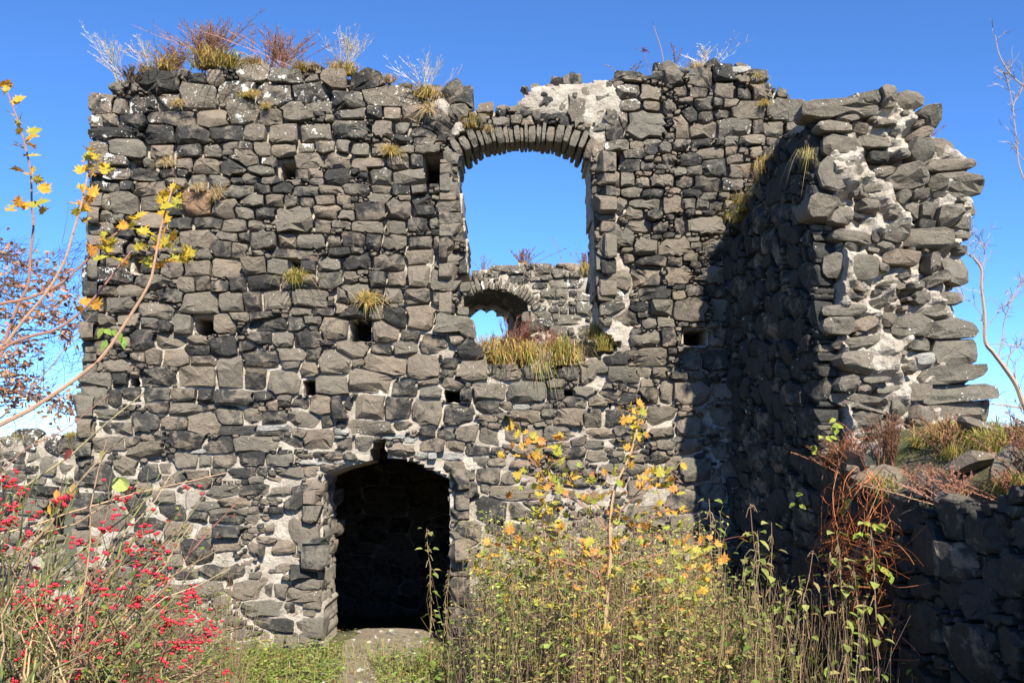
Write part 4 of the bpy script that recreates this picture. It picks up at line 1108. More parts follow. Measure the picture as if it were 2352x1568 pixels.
for (px, py, Y, hp, kind, label) in [
    (1120, 812, .12, 50, "straw", "straw coloured tuft at left end of the window sill"), (1150, 836, .1, 52, "gold", "orange gold tuft on the front of the window sill"), (1180, 840, .3, 55, "gold", "golden tuft inside the window sill left of centre"),
    (1215, 838, .2, 58, "gold", "thick golden tuft in the middle of the window sill"), (1250, 842, .1, 55, "straw", "straw yellow tuft on the sill right of the middle"), (1290, 836, .12, 62, "green", "large green tuft on the right of the window sill"),
    (1322, 830, .2, 55, "straw", "straw tuft beside the large green sill tuft"), (1268, 830, .45, 60, "straw", "tall straw tuft at the back of the window sill"), (1160, 815, .5, 60, "gold", "golden tuft at the back left of the sill"),
    (1388, 806, .15, 44, "green", "green tuft at the foot of the right window jamb"), (1368, 780, .5, 40, "gold", "orange tuft behind the right window jamb"), (1240, 856, -.02, 34, "hang", "overhanging tuft on the front edge of the sill")]:
    tuft(at(px, py, Y), hp / 180.0 * 1.15, kind, label, "grass tufts on the window sill", wide=1.25)
for (px, py, hp, kind, label) in [(1130, 626, 18, "gold", "small golden tuft left on the rear wall head"), (1205, 616, 24, "gold", "golden tuft under the bush on the rear wall"), (1225, 616, 20, "straw", "orange tuft beside the bush on the rear wall"),
                                  (1345, 630, 40, "gold", "golden tuft at right end of the rear wall head"), (1360, 636, 34, "green", "green tuft beside the right window jamb on the rear wall"), (1170, 618, 16, "straw", "thin tuft between two rear wall bushes")]:
    tuft(at(px, py, RY + .1), hp / 125.0, kind, label, "grass tufts on the rear wall")
for (px, py, w, hp, kind, label) in [(1690, 500, .05, 50, "gold", "golden tuft lowest on the sloping side wall head"), (1712, 470, .05, 56, "gold", "golden tuft second from the bottom of the slope"), (1730, 430, .1, 60, "straw", "orange straw tuft halfway up the sloping head"),
                                 (1750, 395, .1, 62, "gold", "large golden tuft above halfway on the sloping head"), (1768, 360, .1, 50, "straw", "straw tuft near the top of the slope"), (1848, 288, .2, 36, "straw", "pale tuft behind the top of the side wall")]:
    p = on_plane(px, py, FS.O, FS.N) - NL * w; p.z -= .06
    tuft(p, hp / 200.0, kind, label, "grass tufts on the side wall slope", wide=1.1)
p = on_plane(1862, 365, FS.O, FS.N) + NL * .04
tuft(p, .17, "hang", "big spiky tuft hanging on the shaded face of the side wall", "grass tufts on the side wall slope", tilt=.5, wide=1.3)
p = on_plane(2035, 1120, FLW.O, FLW.N) + NL * .05
tuft(p, .2, "hang", "long drooping tuft hanging from the low wall's edge behind the vine", "grass tufts on the low wall", tilt=.6, wide=1.1)
mnames = ["bright green", "yellow green", "straw tipped", "dense green", "short golden", "tall green", "matted"]
k = 0
GS = [(.75, .75), (1.0, .85), (1.25, .8), (1.5, .85), (1.75, .9), (2.0, .8), (.9, 1.1), (1.3, 1.15), (1.7, 1.2), (2.2, 1.0), (1.1, .6), (1.6, .7), (2.4, .7), (2.5, .5), (2.3, .35), (2.6, .35), (.5, .95), (.6, .6)]
for i, (u, w) in enumerate(GS):
    tuft(mound_p(u, w) - Vector((0, 0, .04)), R.uniform(.16, .26), "green" if i % 4 else "gold", "grass tuft matted with its neighbours over the low wall's top", "grass matted over the low wall", wide=1.5)
for i in range(13):
    x = at(-40 + i * 18, 1005, .95)
    tuft(Vector((x.x, R.uniform(.85, 1.3), x.z - .04)), R.uniform(.10, .2), "green" if i % 3 else "straw", "grass tuft in the turf along the boundary wall's top", "turf on the boundary wall", wide=1.6)

# ------------------------------------------------ dry herbs on the walls
def herb(name, base, h, spread, n, col, label, group, lean=(0, 0), style="worm", cat="dry plant", thick=1.0):
    """a clump of dead stalks: 'worm' bristles with short seed twigs, 'umbel' forks into pale sprays"""
    root_ = empty(name, base, label, cat, group)
    st, sd = MB(), MB()
    for i in range(n):
        an = R.uniform(0, 6.283); sp = abs(R.gauss(0, .5)) * spread
        ln = h * R.uniform(.55, 1.0)
        tip = Vector((math.cos(an) * sp + lean[0] * ln, math.sin(an) * sp * .6 + lean[1], ln))
        b = Vector((R.gauss(0, .06) * spread * 2, R.gauss(0, .04), 0))
        pts = curve(b, tip, .06 * ln, 5, .012 * ln, Vector((-tip.x, 0, .2)).normalized() * .6 + Vector((0, 0, .4)))
        c = jit(col, .25); r0 = .0045 * thick
        st.tube(pts, r0, r0 * .45, c, 3)
        if style == "worm":
            for k in range(2, len(pts)):
                for _ in range(6):
                    p = pts[k - 1].lerp(pts[k], R.random())
                    d = (pts[k] - pts[k - 1]).normalized() + Vector((R.gauss(0, .5), R.gauss(0, .5), R.uniform(0, .5)))
                    q = p + d.normalized() * R.uniform(.03, .11) * h / .5 * .8
                    st.tube([p, p.lerp(q, .6) + Vector((0, 0, .006)), q], r0 * .55, r0 * .3, c, 3)
                    for _ in range(3):
                        s = p.lerp(q, R.uniform(.3, 1)) ; e = R.uniform(.004, .009) * thick
                        sd.add([s + Vector((R.uniform(-e, e), R.uniform(-e, e), R.uniform(-e, e))) for _ in range(4)], [(0, 1, 2), (0, 2, 3), (0, 3, 1), (1, 3, 2)], jit(col, .35))
        else:
            for k in range(3, len(pts)):
                for _ in range(2):
                    p = pts[k]; d = (pts[k] - pts[k - 1]).normalized() + Vector((R.gauss(0, .45), R.gauss(0, .3), .1))
                    q = p + d.normalized() * R.uniform(.07, .17) * h / .5
                    st.tube([p, q], r0 * .6, r0 * .4, c, 3)
                    for _ in range(4):
                        e = q + ((q - p).normalized() + Vector((R.gauss(0, .6), R.gauss(0, .5), .2))).normalized() * R.uniform(.02, .05) * h / .5
                        st.tube([q, e], r0 * .4, r0 * .3, c, 3)
    o = st.build("stalks", M_WOOD, None); o.parent = root_
    if sd.v:
        o = sd.build("seed_heads", M_WOOD, None); o.parent = root_
    return root_
G1 = "dry plants along the wall head"
herb("dry_bush", at(480, 156, .15), .60, .82, 110, (.30, .17, .12), "biggest reddish brown dry bush on the wall head", G1)
herb("dry_bush", at(405, 162, .2), .36, .50, 40, (.32, .18, .11), "smaller brown dry bush left of the biggest one", G1, lean=(-.2, 0))
herb("dry_bush", at(645, 160, .2), .52, .90, 60, (.32, .17, .115), "wide reddish dry bush in the middle of the wall head", G1)
herb("dry_bush", at(300, 190, -.02), .22, .30, 40, (.14, .10, .075), "dark matted dead clump at the left corner of the wall head", G1)
herb("dry_stalks", at(280, 198, .1), .56, .36, 14, PALE, "pale dry stalks leaning left at the wall corner", G1, lean=(-.45, 0), style="umbel")
herb("dry_stalks", at(345, 178, .2), .48, .34, 10, PALE, "thin pale stalks between corner and brown bush", G1, lean=(-.35, 0), style="umbel")
herb("dry_stalks", at(796, 172, .15), .52, .36, 22, (.55, .48, .40), "white dry stalks standing in a clump above the left blocks", G1, style="umbel")
herb("dry_stalks", at(978, 224, .15), .50, .40, 13, (.55, .48, .40), "white dry stalks in the dip left of the arch", G1, style="umbel")
herb("dry_stalks", at(1620, 162, .2), .32, .6, 16, (.55, .48, .40), "short white stalks above the right part of the wall", G1, style="umbel")
herb("dry_stalks", at(1440, 180, .3), .20, .35, 5, (.2, .12, .09), "few thin brown stalks right of the arch", G1, style="worm")
herb("dry_stalks", at(1550, 160, .3), .36, .1, 3, (.2, .12, .09), "thin brown stalk beside the bare shoot on the wall head", G1, style="worm")
herb("dry_stalks", at(575, 150, .5), .62, .12, 2, (.28, .16, .12), "single tall thin stalk behind the wide reddish bush", G1, style="worm")
def shoot(name, pts, r, col, label, group, cat="shoot", twigs=4):
    ro = empty(name, pts[0], label, cat, group); mb = MB()
    sp = [p - pts[0] for p in spline(pts)]
    mb.tube(sp, r, r * .5, col, 4)
    for _ in range(twigs):
        k = R.randint(2, len(sp) - 2); d = (sp[k + 1] - sp[k]).normalized() + Vector((R.gauss(0, .6), R.gauss(0, .3), .1))
        mb.tube([sp[k], sp[k] + d.normalized() * R.uniform(.03, .07)], r * .5, r * .35, col, 3)
    o = mb.build("stem", M_WOOD, None); o.parent = ro
    return ro
shoot("bare_shoot", [at(1527, 158, .3), at(1518, 110, .3), at(1508, 80, .3), at(1500, 55, .3)], .008, (.25, .15, .1), "thick bare shoot rising from the wall head right of the arch", G1)
sh = shoot("rowan_seedling", [at(1492, 168, .2), at(1485, 140, .2), at(1475, 112, .2)], .005, (.2, .1, .08), "little rowan seedling with dark red leaflets right of the arch", G1, cat="seedling")
mb = MB()
for k in range(14):
    b = at(1475 + R.uniform(-12, 12), 112 + R.uniform(-3, 8), .2) - sh.location
    leaf_shape(mb, b, (R.uniform(-1, 1), -.3, R.uniform(-.6, .2)), (0, -1, .4), .05, .018, jit((.16, .04, .04)))
o = mb.build("leaflets", M_LEAF, None); o.parent = sh
herb("dry_bush", at(1200, 618, RY + .2), .42, .62, 30, (.25, .12, .08), "reddish bush standing on the rear wall seen through the window", "plants on the rear wall")
herb("dry_bush", at(1345, 632, RY + .2), .48, .34, 26, (.26, .13, .08), "reddish bush on the rear wall beside the right jamb", "plants on the rear wall")
herb("dry_stalks", at(1110, 634, RY + .1), .38, .4, 9, (.30, .2, .15), "thin brown stalks at the left of the rear wall head", "plants on the rear wall", style="worm")
shoot("bare_shoot", [at(1290, 606, RY + .2), at(1285, 580, RY + .2), at(1270, 555, RY + .2), at(1264, 546, RY + .2)], .01, (.2, .13, .12), "bare forked shoot on the rear wall", "plants on the rear wall")
herb("dry_bush", at(1170, 840, .35), .62, .45, 16, (.22, .11, .08), "tall thin dry bush on the left of the window sill", "plants on the window sill")
herb("dry_bush", at(1212, 835, .5), .55, .25, 22, (.20, .075, .04), "dark rusty bush in front of the small rear arch", "plants on the window sill")
herb("dry_bush", at(1265, 840, .3), .48, .34, 24, (.30, .14, .09), "pinkish dry bush on the right of the window sill", "plants on the window sill")
herb("dry_bush", on_plane(2160, 320, FE.O, FE.N) - T * .6, .42, .35, 16, (.26, .11, .09), "reddish dry bush at the right edge of the broken wall end", "plants on the side wall", lean=(.3, 0))
herb("dry_stalks", on_plane(2225, 375, FE.O, FE.N) - T * .7, .30, .3, 5, (.4, .3, .25), "few thin stalks at the broken wall's right shoulder", "plants on the side wall", lean=(.5, 0), style="umbel")
herb("dry_stalks", on_plane(1730, 460, FS.O, FS.N) - NL * .1, .42, .3, 10, (.33, .14, .09), "rusty stalks among the grass on the sloping wall head", "plants on the side wall", style="worm")
GR = "rusty dead herbs on the low wall"
for (u, w, h, sp, n, c, label) in [(.25, .06, .42, .42, 34, RUST, "rusty dead bush at the far end of the low wall, over the pale block"), (.55, .30, .50, .42, 34, (.22, .11, .06), "tall dark rusty bush in front of the broken wall end"),
                                (.05, .02, .34, .36, 26, (.20, .095, .04), "brown dead bush leaning out over the shaded face"), (1.0, .62, .38, .5, 26, (.28, .15, .08), "rusty bush amid the green turf of the low wall"),
                                (1.5, .18, .30, .6, 40, (.33, .17, .11), "low pinkish dead mat in front of the turf"), (1.9, .14, .32, .6, 40, (.34, .18, .12), "wide pinkish dead mat right of the first mat"),
                                (2.2, .5, .42, .5, 30, (.29, .15, .09), "rusty bush at the right edge of the low wall"), (1.7, 1.0, .36, .5, 24, (.34, .20, .12), "rusty bush against the sky on the low wall"),
                                (2.4, .25, .30, .5, 30, (.28, .12, .07), "dead herb mat nearest on the low wall")]:
    herb("dead_herb", mound_p(u, w) - Vector((0, 0, .03)), h, sp, n, c, label, GR, cat="dry plant", thick=1.0)

# ------------------------------------------------ vine hanging down the low wall
vine = empty("dead_vine", on_plane(2030, 1090, FLW.O, FLW.N), "tangled orange brown dead vine hanging down the shaded low wall", "vine")
mb = MB()
def vp(px, py, out=.1): return on_plane(px, py, FLW.O, FLW.N) + NL * out - vine.location
strands = [[(2010, 1085), (2000, 1130), (1990, 1190), (1978, 1240), (1985, 1275), (2020, 1300), (2060, 1320), (2090, 1370), (2105, 1420)],
           [(2060, 1080), (2050, 1130), (2035, 1180), (2060, 1230), (2080, 1260), (2050, 1290), (2030, 1330), (2060, 1380), (2080, 1440)],
           [(2000, 1100), (1985, 1180), (1970, 1220), (1960, 1260), (1985, 1310), (2000, 1370), (1980, 1420), (1900, 1410)]]
for base in strands:
    for k in range(14):
        pts = []
        dx = R.gauss(0, 12)
        m = R.randint(5, len(base))
        for (x, y) in base[:m]:
            pts.append(vp(x + dx + R.gauss(0, 20), y + R.gauss(0, 14), R.uniform(.06, .34)))
        mb.tube(spline(pts, 4), R.uniform(.0018, .0036), .0014, jit((.40, .13, .05), .4), 3)
for k in range(70):
    x, y = R.uniform(1960, 2110), R.uniform(1180, 1460)
    pts = [vp(x + R.gauss(0, 35) * t, y + R.gauss(0, 30) * t + 25 * t, R.uniform(.08, .35)) for t in (0, .5, 1, 1.4)]
    mb.tube(spline(pts, 4), .0028, .0015, jit((.40, .14, .05), .35), 3)
for k in range(12):   # tendrils reaching left over the high wall's foot
    x = 1990 - R.uniform(0, 60); y = R.uniform(960, 1060)
    pts = [vp(2000, 1040 + R.uniform(-40, 40), .05), vp((x + 2000) / 2, y + R.gauss(0, 15), .12), vp(x, y, .1), vp(x - 20 + R.gauss(0, 15), y + R.gauss(0, 20), .1)]
    mb.tube(spline(pts, 4), .0028, .0015, jit((.34, .12, .06), .3), 3)
o = mb.build("strands", M_WOOD, None); o.parent = vine
mb = MB()
for (x, y) in [(1975, 975), (1985, 985), (1960, 1000), (1935, 1030), (2070, 1205), (2085, 1210), (2065, 1290), (2090, 1305), (1998, 1168), (2050, 1225), (2110, 1325), (1890, 1150), (2030, 1345), (2055, 1400)]:
    for _ in range(3):
        leaf_shape(mb, vp(x + R.gauss(0, 6), y + R.gauss(0, 6), .25), (R.gauss(0, 1), -.4, R.gauss(-.2, .6)), (-.3, -1, .5), .075, .045, jit((.30, .36, .06), .25))
o = mb.build("leaves", M_LEAF, None); o.parent = vine

# ------------------------------------------------ maple leaves: one object each
def maple_leaf():
    out = [(0, .0), (.16, -.06), (.36, .04), (.30, .18), (.56, .34), (.34, .40), (.28, .46), (.30, .78), (.14, .62), (0, 1.0)]
    pts = out + [(-x, y) for x, y in reversed(out[1:-1])]
    v = [(x, y, .16 * abs(x) - .10 * y * y + .05 * math.sin(9 * x + 5 * y)) for x, y in pts] + [(0, .38, -.03)]
    n = len(pts); f = [(i, (i + 1) % n, n) for i in range(n)]
    # petiole
    k = len(v); v += [(-.012, 0, 0), (.012, 0, 0), (.012, -.45, .10), (-.012, -.45, .10)]; f.append((k, k + 1, k + 2, k + 3))
    return v, f
_v, _f = maple_leaf()
LEAFM = []
for mt in (M_MAPLE, M_MAPLE2):
    me = bpy.data.meshes.new("maple_leaf"); me.from_pydata(_v, [], _f); me.materials.append(mt); me.update(); LEAFM.append(me)
def put_leaf(parent, p, size, which, droop=.6):
    o = bpy.data.objects.new("leaf", LEAFM[which]); COL.objects.link(o)
    o.parent = parent; o.location = Vector(p) - parent.location
    an = R.uniform(0, 6.283)
    o.rotation_mode = 'XYZ'
    o.rotation_euler = (R.gauss(.7, .6), R.gauss(0, .5), R.gauss(0, 1.1))
    s = size * R.uniform(.7, 1.2); o.scale = (s, s, s)
    return o

# young maple at the left edge
YL = -8.0
ml = empty("maple_sapling", at(-60, 1500, YL), "young field maple with yellowing leaves on long bare stems at the left edge", "sapling")
mb = MB()
stems = {"A": [(-25, 905), (0, 824), (20, 756), (44, 695), (65, 653), (70, 585), (77, 517), (73, 470), (70, 393), (51, 308), (27, 239), (7, 188)],
         "B": [(-30, 860), (14, 790), (51, 739), (103, 677), (147, 602), (173, 517), (191, 455), (202, 393), (205, 342)],
         "C": [(-60, 1010), (0, 975), (68, 941), (137, 896), (188, 859), (239, 814), (301, 722), (342, 653), (355, 602), (369, 527), (385, 470), (396, 432)],
         "D": [(-40, 712), (0, 698), (68, 684), (137, 653), (191, 606), (239, 558), (275, 530), (292, 510)],
         "E": [(-30, 860), (10, 800), (68, 773), (130, 756), (191, 712), (246, 647), (290, 592), (300, 578)],
         "F": [(-40, 1000), (0, 960), (60, 905), (110, 850), (165, 780), (215, 715)], "G": [(-20, 1110), (0, 1090), (60, 1030), (150, 985), (250, 905)]}
for k, t in stems.items():
    big = k in "C"
    t = [(-150, 2050), (-120, 1450)] + t
    pts = spline([at(x, y, YL + {"A": .3, "B": .1, "C": -.2, "D": .2, "E": .0, "F": .3, "G": -.1}[k]) for x, y in t])
    r0 = .012 if big else (.004 if k in "FG" else .010)
    mb.tube(pts, r0, .0035 if k not in "FG" else .002, (.40, .25, .16) if k in "CB" else (.30, .16, .12), 6)
o = mb.build("stems", M_WOOD, None); o.location = -ml.location; o.parent = ml
c1 = [(20, 560), (40, 640), (100, 680), (120, 810), (130, 880), (200, 900), (160, 1000), (180, 1050), (150, 1150), (230, 1200), (270, 1260), (130, 1380), (210, 1380), (270, 1420), (610, 1020), (580, 1090), (650, 1090), (550, 1150), (640, 1170), (700, 1130),
      (540, 1290), (590, 1300), (540, 1380), (590, 1400), (520, 1450), (560, 1480), (1100, 1280), (1160, 1270), (1200, 1310), (1140, 1350), (1090, 1380), (1190, 1390), (1100, 1450), (1110, 1510), (840, 1510), (910, 1480), (930, 1450), (30, 600), (90, 800), (170, 960), (210, 1180), (620, 1060), (590, 1140), (720, 1170), (60, 1390), (250, 1380)]
c4 = [(850, 20), (930, 150), (970, 150), (1090, 150), (1120, 80), (1000, 60), (1070, 130), (1130, 160), (1240, 200), (1270, 230), (1200, 220), (1120, 240), (980, 220), (1040, 270), (830, 240), (850, 270), (700, 80), (690, 160), (620, 210), (540, 545), (610, 550), (1170, 90), (1180, 170), (960, 60), (880, 30), (1250, 180), (720, 120)]
for (cx, cy) in c1:
    for _ in range(2): put_leaf(ml, at(cx * .3418 + R.gauss(0, 4), cy * .3418 + R.gauss(0, 4), YL + R.gauss(.1, .12)), .062, 0)
for (cx, cy) in c4:
    for _ in range(2): put_leaf(ml, at(cx * .3418 + R.gauss(0, 4), cy * .3418 + 516.8 + R.gauss(0, 4), YL + R.gauss(.1, .12)), .062, 0)
mb = MB()
for (cx, cy) in [(700, 700), (760, 700), (720, 770), (800, 720), (830, 750), (690, 690)]:
    p = at(cx * .3418, cy * .3418 + 516.8, YL)
    leaf_shape(mb, p - ml.location, (R.uniform(-.6, .6), -.2, -1 if cy > 740 else -.3), (.2, -1, .4), .06, .03, jit((.20, .30, .06)))
o = mb.build("green_leaves", M_LEAF, None); o.parent = ml

# maple in front of the wall, orange and yellow
YC = -3.9
mc = empty("maple_sapling", at(1362, 1640, YC), "multi-stemmed orange and yellow maple sapling in front of the wall right of the doorway", "sapling")
mb = MB()
def c8(l): return [(746.5 + x * .3418, 1033.6 + y * .3418) for x, y in l]
limbs = [(c8([(1815, 1750), (1830, 1530), (1860, 1380), (1880, 1200), (1900, 900), (1920, 700), (1915, 500), (1950, 250), (2050, 30), (2110, -200), (2125, -260)]), .022),
         (c8([(1850, 1420), (1790, 1400), (1680, 1180), (1600, 1000), (1540, 850), (1500, 700), (1470, 500)]), .013), (c8([(1830, 850), (1760, 800), (1400, 690), (1200, 650), (1050, 620)]), .008),
         (c8([(1890, 1000), (1830, 800), (1800, 740), (2060, 570), (2200, 450), (2320, 350)]), .008), (c8([(1895, 950), (2000, 760), (2352, 680), (2480, 640), (2640, 620)]), .007), (c8([(1915, 560), (1800, 420), (1700, 350), (1530, 250), (1430, 120), (1340, 0), (1270, -150)]), .008),
         (c8([(1870, 1280), (1960, 1120), (2100, 1000), (2352, 960), (2500, 860), (2560, 790)]), .010), (c8([(1810, 740), (1730, 620), (1600, 560), (1500, 420), (1450, 300), (1430, 130)]), .007), (c8([(1610, 1010), (1400, 990), (1200, 900), (1080, 840)]), .006),
         (c8([(1840, 1480), (1930, 1400), (2050, 1300), (2250, 1150), (2352, 1080), (2480, 1000)]), .009), (c8([(1925, 480), (2060, 330), (2200, 180), (2320, 130)]), .007), (c8([(1690, 330), (1640, 180), (1580, 60), (1560, -30)]), .005), (c8([(1895, 1100), (1750, 950), (1600, 800), (1380, 620)]), .006)]
tips = []
for t, r in limbs:
    dy = R.gauss(0, .25); n = len(t)
    pts = spline([at(x, y, YC + dy * i / n) for i, (x, y) in enumerate(t)])
    mb.tube(pts, r, r * .25, (.44, .29, .16) if r > .01 else (.34, .17, .12), 6)
    for k in range(int(len(pts) * .35), len(pts)):
        tips.append((pts[k], k / len(pts), (pts[k] - pts[k - 1]).normalized()))
        if R.random() < .35:
            d = Vector((R.gauss(0, 1), R.gauss(0, .6), R.gauss(.3, .5))).normalized() * R.uniform(.1, .28)
            mb.tube(curve(pts[k], pts[k] + d, .02, 3), .0035, .002, (.32, .14, .10), 3)
            tips += [(pts[k] + d, 1, d), (pts[k] + d * .6, .9, d)]
o = mb.build("stems", M_WOOD, None); o.location = -mc.location; o.parent = mc
R.shuffle(tips)
for p, t, d in tips[:297]:
    put_leaf(mc, p + Vector((R.gauss(0, .05), R.gauss(0, .06), R.gauss(-.02, .04))), .086, 1)
mb = MB()
MC = [(.40, .40, .06), (.60, .45, .06), (.62, .34, .05), (.28, .33, .05), (.60, .27, .07)]
for k in range(220):
    p, t, d = R.choice(tips); sz = .072 * R.uniform(.6, 1.2)
    q = Quaternion((R.gauss(0, 1), R.gauss(0, 1), R.gauss(0, 1), R.gauss(0, 1))).normalized().to_matrix()
    o_ = p + Vector((R.gauss(0, .09), R.gauss(0, .09), R.gauss(-.03, .07))) - mc.location
    mb.add([o_ + q @ (Vector(v_) * sz) for v_ in _v], _f, jit(R.choice(MC), .2))
o = mb.build("more_leaves", M_LEAF, None); o.parent = mc; o["kind"] = "stuff"
mleaf = [(1290, 40), (1310, 1390), (1400, 1440), (1450, 1480), (1600, 1420), (1590, 1440), (2110, 1210), (2120, 1300), (2130, 1260), (2080, 1440), (2060, 1490), (1260, 1370)]
for (cx, cy) in mleaf[1:]:
    for _ in range(2): put_leaf(mc, at(746.5 + cx * .3418 + R.gauss(0, 6), 516.8 + cy * .3418 + R.gauss(0, 5), YC), .1, 1)

# ------------------------------------------------ spindle bush with pink fruits, lower left
YS = -7.2
sb = empty("spindle_bush", at(60, 1900, YS), "spindle bush with pink and orange fruits in the lower left corner", "bush")
mb = MB(); tw = []
heads = []
for k in range(190):
    x0 = R.uniform(-160, 360); y0 = 1640 + R.uniform(0, 60)
    an = R.gauss(.45, .55); ln = R.uniform(220, 640) * (1 if x0 < 180 else .55)
    x1, y1 = x0 + math.sin(an) * ln, y0 - math.cos(an) * ln
    if x1 > 560: x1 = 560 - R.uniform(0, 80)
    if y1 < 1070: y1 = 1070 + R.uniform(0, 100)
    d0, d1 = R.gauss(0, .4), R.gauss(0, .5)
    pts = curve(at(x0, y0, YS + d0), at(x1, y1, YS + d1), R.uniform(.0, .12), 7, .012, Vector((-.5, 0, .8)))
    c = jit(R.choice([(.20, .21, .07), (.27, .19, .10), (.32, .17, .12), (.16, .18, .06), (.36, .27, .15)]), .25)
    mb.tube(pts, R.uniform(.005, .011), .002, c, 5)
    for _ in range(7):
        i = R.randint(2, 6); d = (pts[i] - pts[i - 1]).normalized() + Vector((R.gauss(0, .6), R.gauss(0, .4), R.gauss(.15, .4)))
        q = pts[i] + d.normalized() * R.uniform(.08, .3)
        mb.tube(curve(pts[i], q, .01, 3, .006), .0028, .0015, c, 3); heads.append(q)
for (a, b, c_) in [((0, 1175), (380, 860), .006), ((-20, 1385), (290, 1000), .007), ((60, 1600), (400, 1075), .006), ((150, 1600), (245, 1010), .005), ((-30, 1290), (330, 1120), .004), ((-40, 1100), (0, 1030), .006), ((0, 1225), (520, 1085), .004), ((200, 1568), (440, 1200), .005), ((0, 1440), (420, 1080), .005), ((280, 1560), (465, 1270), .004)]:
    pts = curve(at(*a, YS + R.gauss(0, .2)), at(*b, YS + R.gauss(0, .2)), R.uniform(-.03, .05), 7, .01)
    mb.tube(pts, c_ * 1.5, .0024, jit((.40, .30, .17), .2), 5)
o = mb.build("twigs", M_WOOD, None); o.location = -sb.location; o.parent = sb
lb = MB()
for k in range(900):
    q = R.choice(heads) + Vector((R.gauss(0, .06), R.gauss(0, .08), R.gauss(-.06, .09)))
    leaf_shape(lb, q, (R.gauss(0, 1), R.gauss(0, .6), R.gauss(-.5, .5)), (R.gauss(0, .5), -1, R.gauss(.2, .5)), R.uniform(.02, .045), R.uniform(.010, .02), jit(R.choice([(.15, .20, .04), (.10, .15, .03), (.26, .10, .05), (.30, .28, .07), (.20, .24, .05)]), .25))
o = lb.build("small_leaves", M_LEAF, None); o.location = -sb.location; o.parent = sb; o["kind"] = "stuff"
fr_ = MB()
ball = [(0, 0, 1), (.89, 0, .45), (.28, .85, .45), (-.72, .53, .45), (-.72, -.53, .45), (.28, -.85, .45), (.72, .53, -.45), (-.28, .85, -.45), (-.89, 0, -.45), (-.28, -.85, -.45), (.72, -.53, -.45), (0, 0, -1)]
ballf = [(0, 1, 2), (0, 2, 3), (0, 3, 4), (0, 4, 5), (0, 5, 1), (1, 6, 2), (2, 7, 3), (3, 8, 4), (4, 9, 5), (5, 10, 1), (6, 7, 2), (7, 8, 3), (8, 9, 4), (9, 10, 5), (10, 6, 1), (11, 7, 6), (11, 8, 7), (11, 9, 8), (11, 10, 9), (11, 6, 10)]
def fruit(p):
    s = R.uniform(.0075, .011)
    c = jit((.52, .03, .055), .3)
    for k in range(4):   # four-lobed capsule
        an = k * 1.571 + R.uniform(0, .3); q = p + Vector((math.cos(an), math.sin(an), 0)) * s * .6
        fr_.add([q + Vector(b) * s * .72 for b in ball], ballf, c)
    if R.random() < .7:
        fr_.add([p + Vector((0, 0, -s * .8)) + Vector(b) * s * .55 for b in ball], ballf, (.85, .22, .02))
cl = [(100, 270), (40, 190), (120, 370), (400, 330), (420, 350), (440, 320), (860, 270), (830, 340), (780, 430), (700, 540), (90, 470), (30, 500), (60, 490), (240, 430), (970, 510), (1000, 540), (540, 630), (510, 620), (870, 660), (960, 690), (1040, 660), (580, 720), (70, 660), (930, 740), (340, 910),
      (1110, 830), (1100, 860), (1040, 830), (210, 880), (640, 920), (420, 1030), (460, 1010), (200, 1040), (330, 1070), (650, 1120), (300, 1160), (330, 1150), (910, 1010), (790, 1000), (1090, 1060), (1120, 1170), (1090, 1150), (1040, 1190), (1210, 1140), (1330, 1120), (760, 1260), (490, 1300), (420, 1220),
      (1240, 1300), (1330, 1300), (1310, 1280), (1390, 1250), (1200, 1310), (200, 1280), (590, 1360), (210, 1440), (1000, 1530), (540, 1540), (1120, 1390), (1140, 1280), (1460, 1170), (1440, 1190), (700, 960), (840, 910), (150, 990), (260, 1010), (100, 1550), (60, 200), (100, 400), (20, 430), (180, 280), (940, 1020), (1290, 980), (1260, 1000), (150, 1040)]
for (cx, cy) in cl:
    c = at(cx * .3418, 1033.6 + cy * .3418, YS - .25)
    for _ in range(R.randint(4, 9)): fruit(c + Vector((R.gauss(0, .022), R.gauss(0, .03), R.gauss(0, .018))))
for q in R.sample(heads, 150):
    for _ in range(R.randint(1, 3)): fruit(q + Vector((R.gauss(0, .012), R.gauss(0, .012), R.gauss(-.01, .01))))
o = fr_.build("fruits", M_FRUIT, None, smooth=True); o.location = -sb.location; o.parent = sb; o["kind"] = "stuff"
mb = MB()
rl = at(277, 1110, YS - .3)
pts = [rl + Vector((math.cos(a) * .045, -.01 * math.sin(2 * a), math.sin(a) * .042 - (.01 if abs(a - 1.57) < .3 else 0))) for a in np.linspace(0, 6.0, 14)]
mb.add([rl + Vector((0, .008, .02))] + pts, [(0, i, i + 1) for i in range(1, 14)] + [(0, 14, 1)], (.42, .50, .14))
for (x, y, c) in [(165, 1040, (.20, .05, .04)), (115, 1165, (.62, .33, .04)), (130, 1133, (.62, .3, .08)), (168, 1120, (.45, .3, .1)), (190, 1350, (.50, .45, .10)), (283, 1530, (.52, .42, .10)), (240, 1040, (.3, .3, .1)), (10, 1380, (.15, .05, .03)), (395, 1480, (.3, .1, .05))]:
    leaf_shape(mb, at(x, y - 10, YS - .2), (R.gauss(0, .3), -.1, -1), (R.gauss(0, .4), -1, 0), .07, .035, c)
o = mb.build("leaf", M_LEAF, None); o.location = -sb.location; o.parent = sb

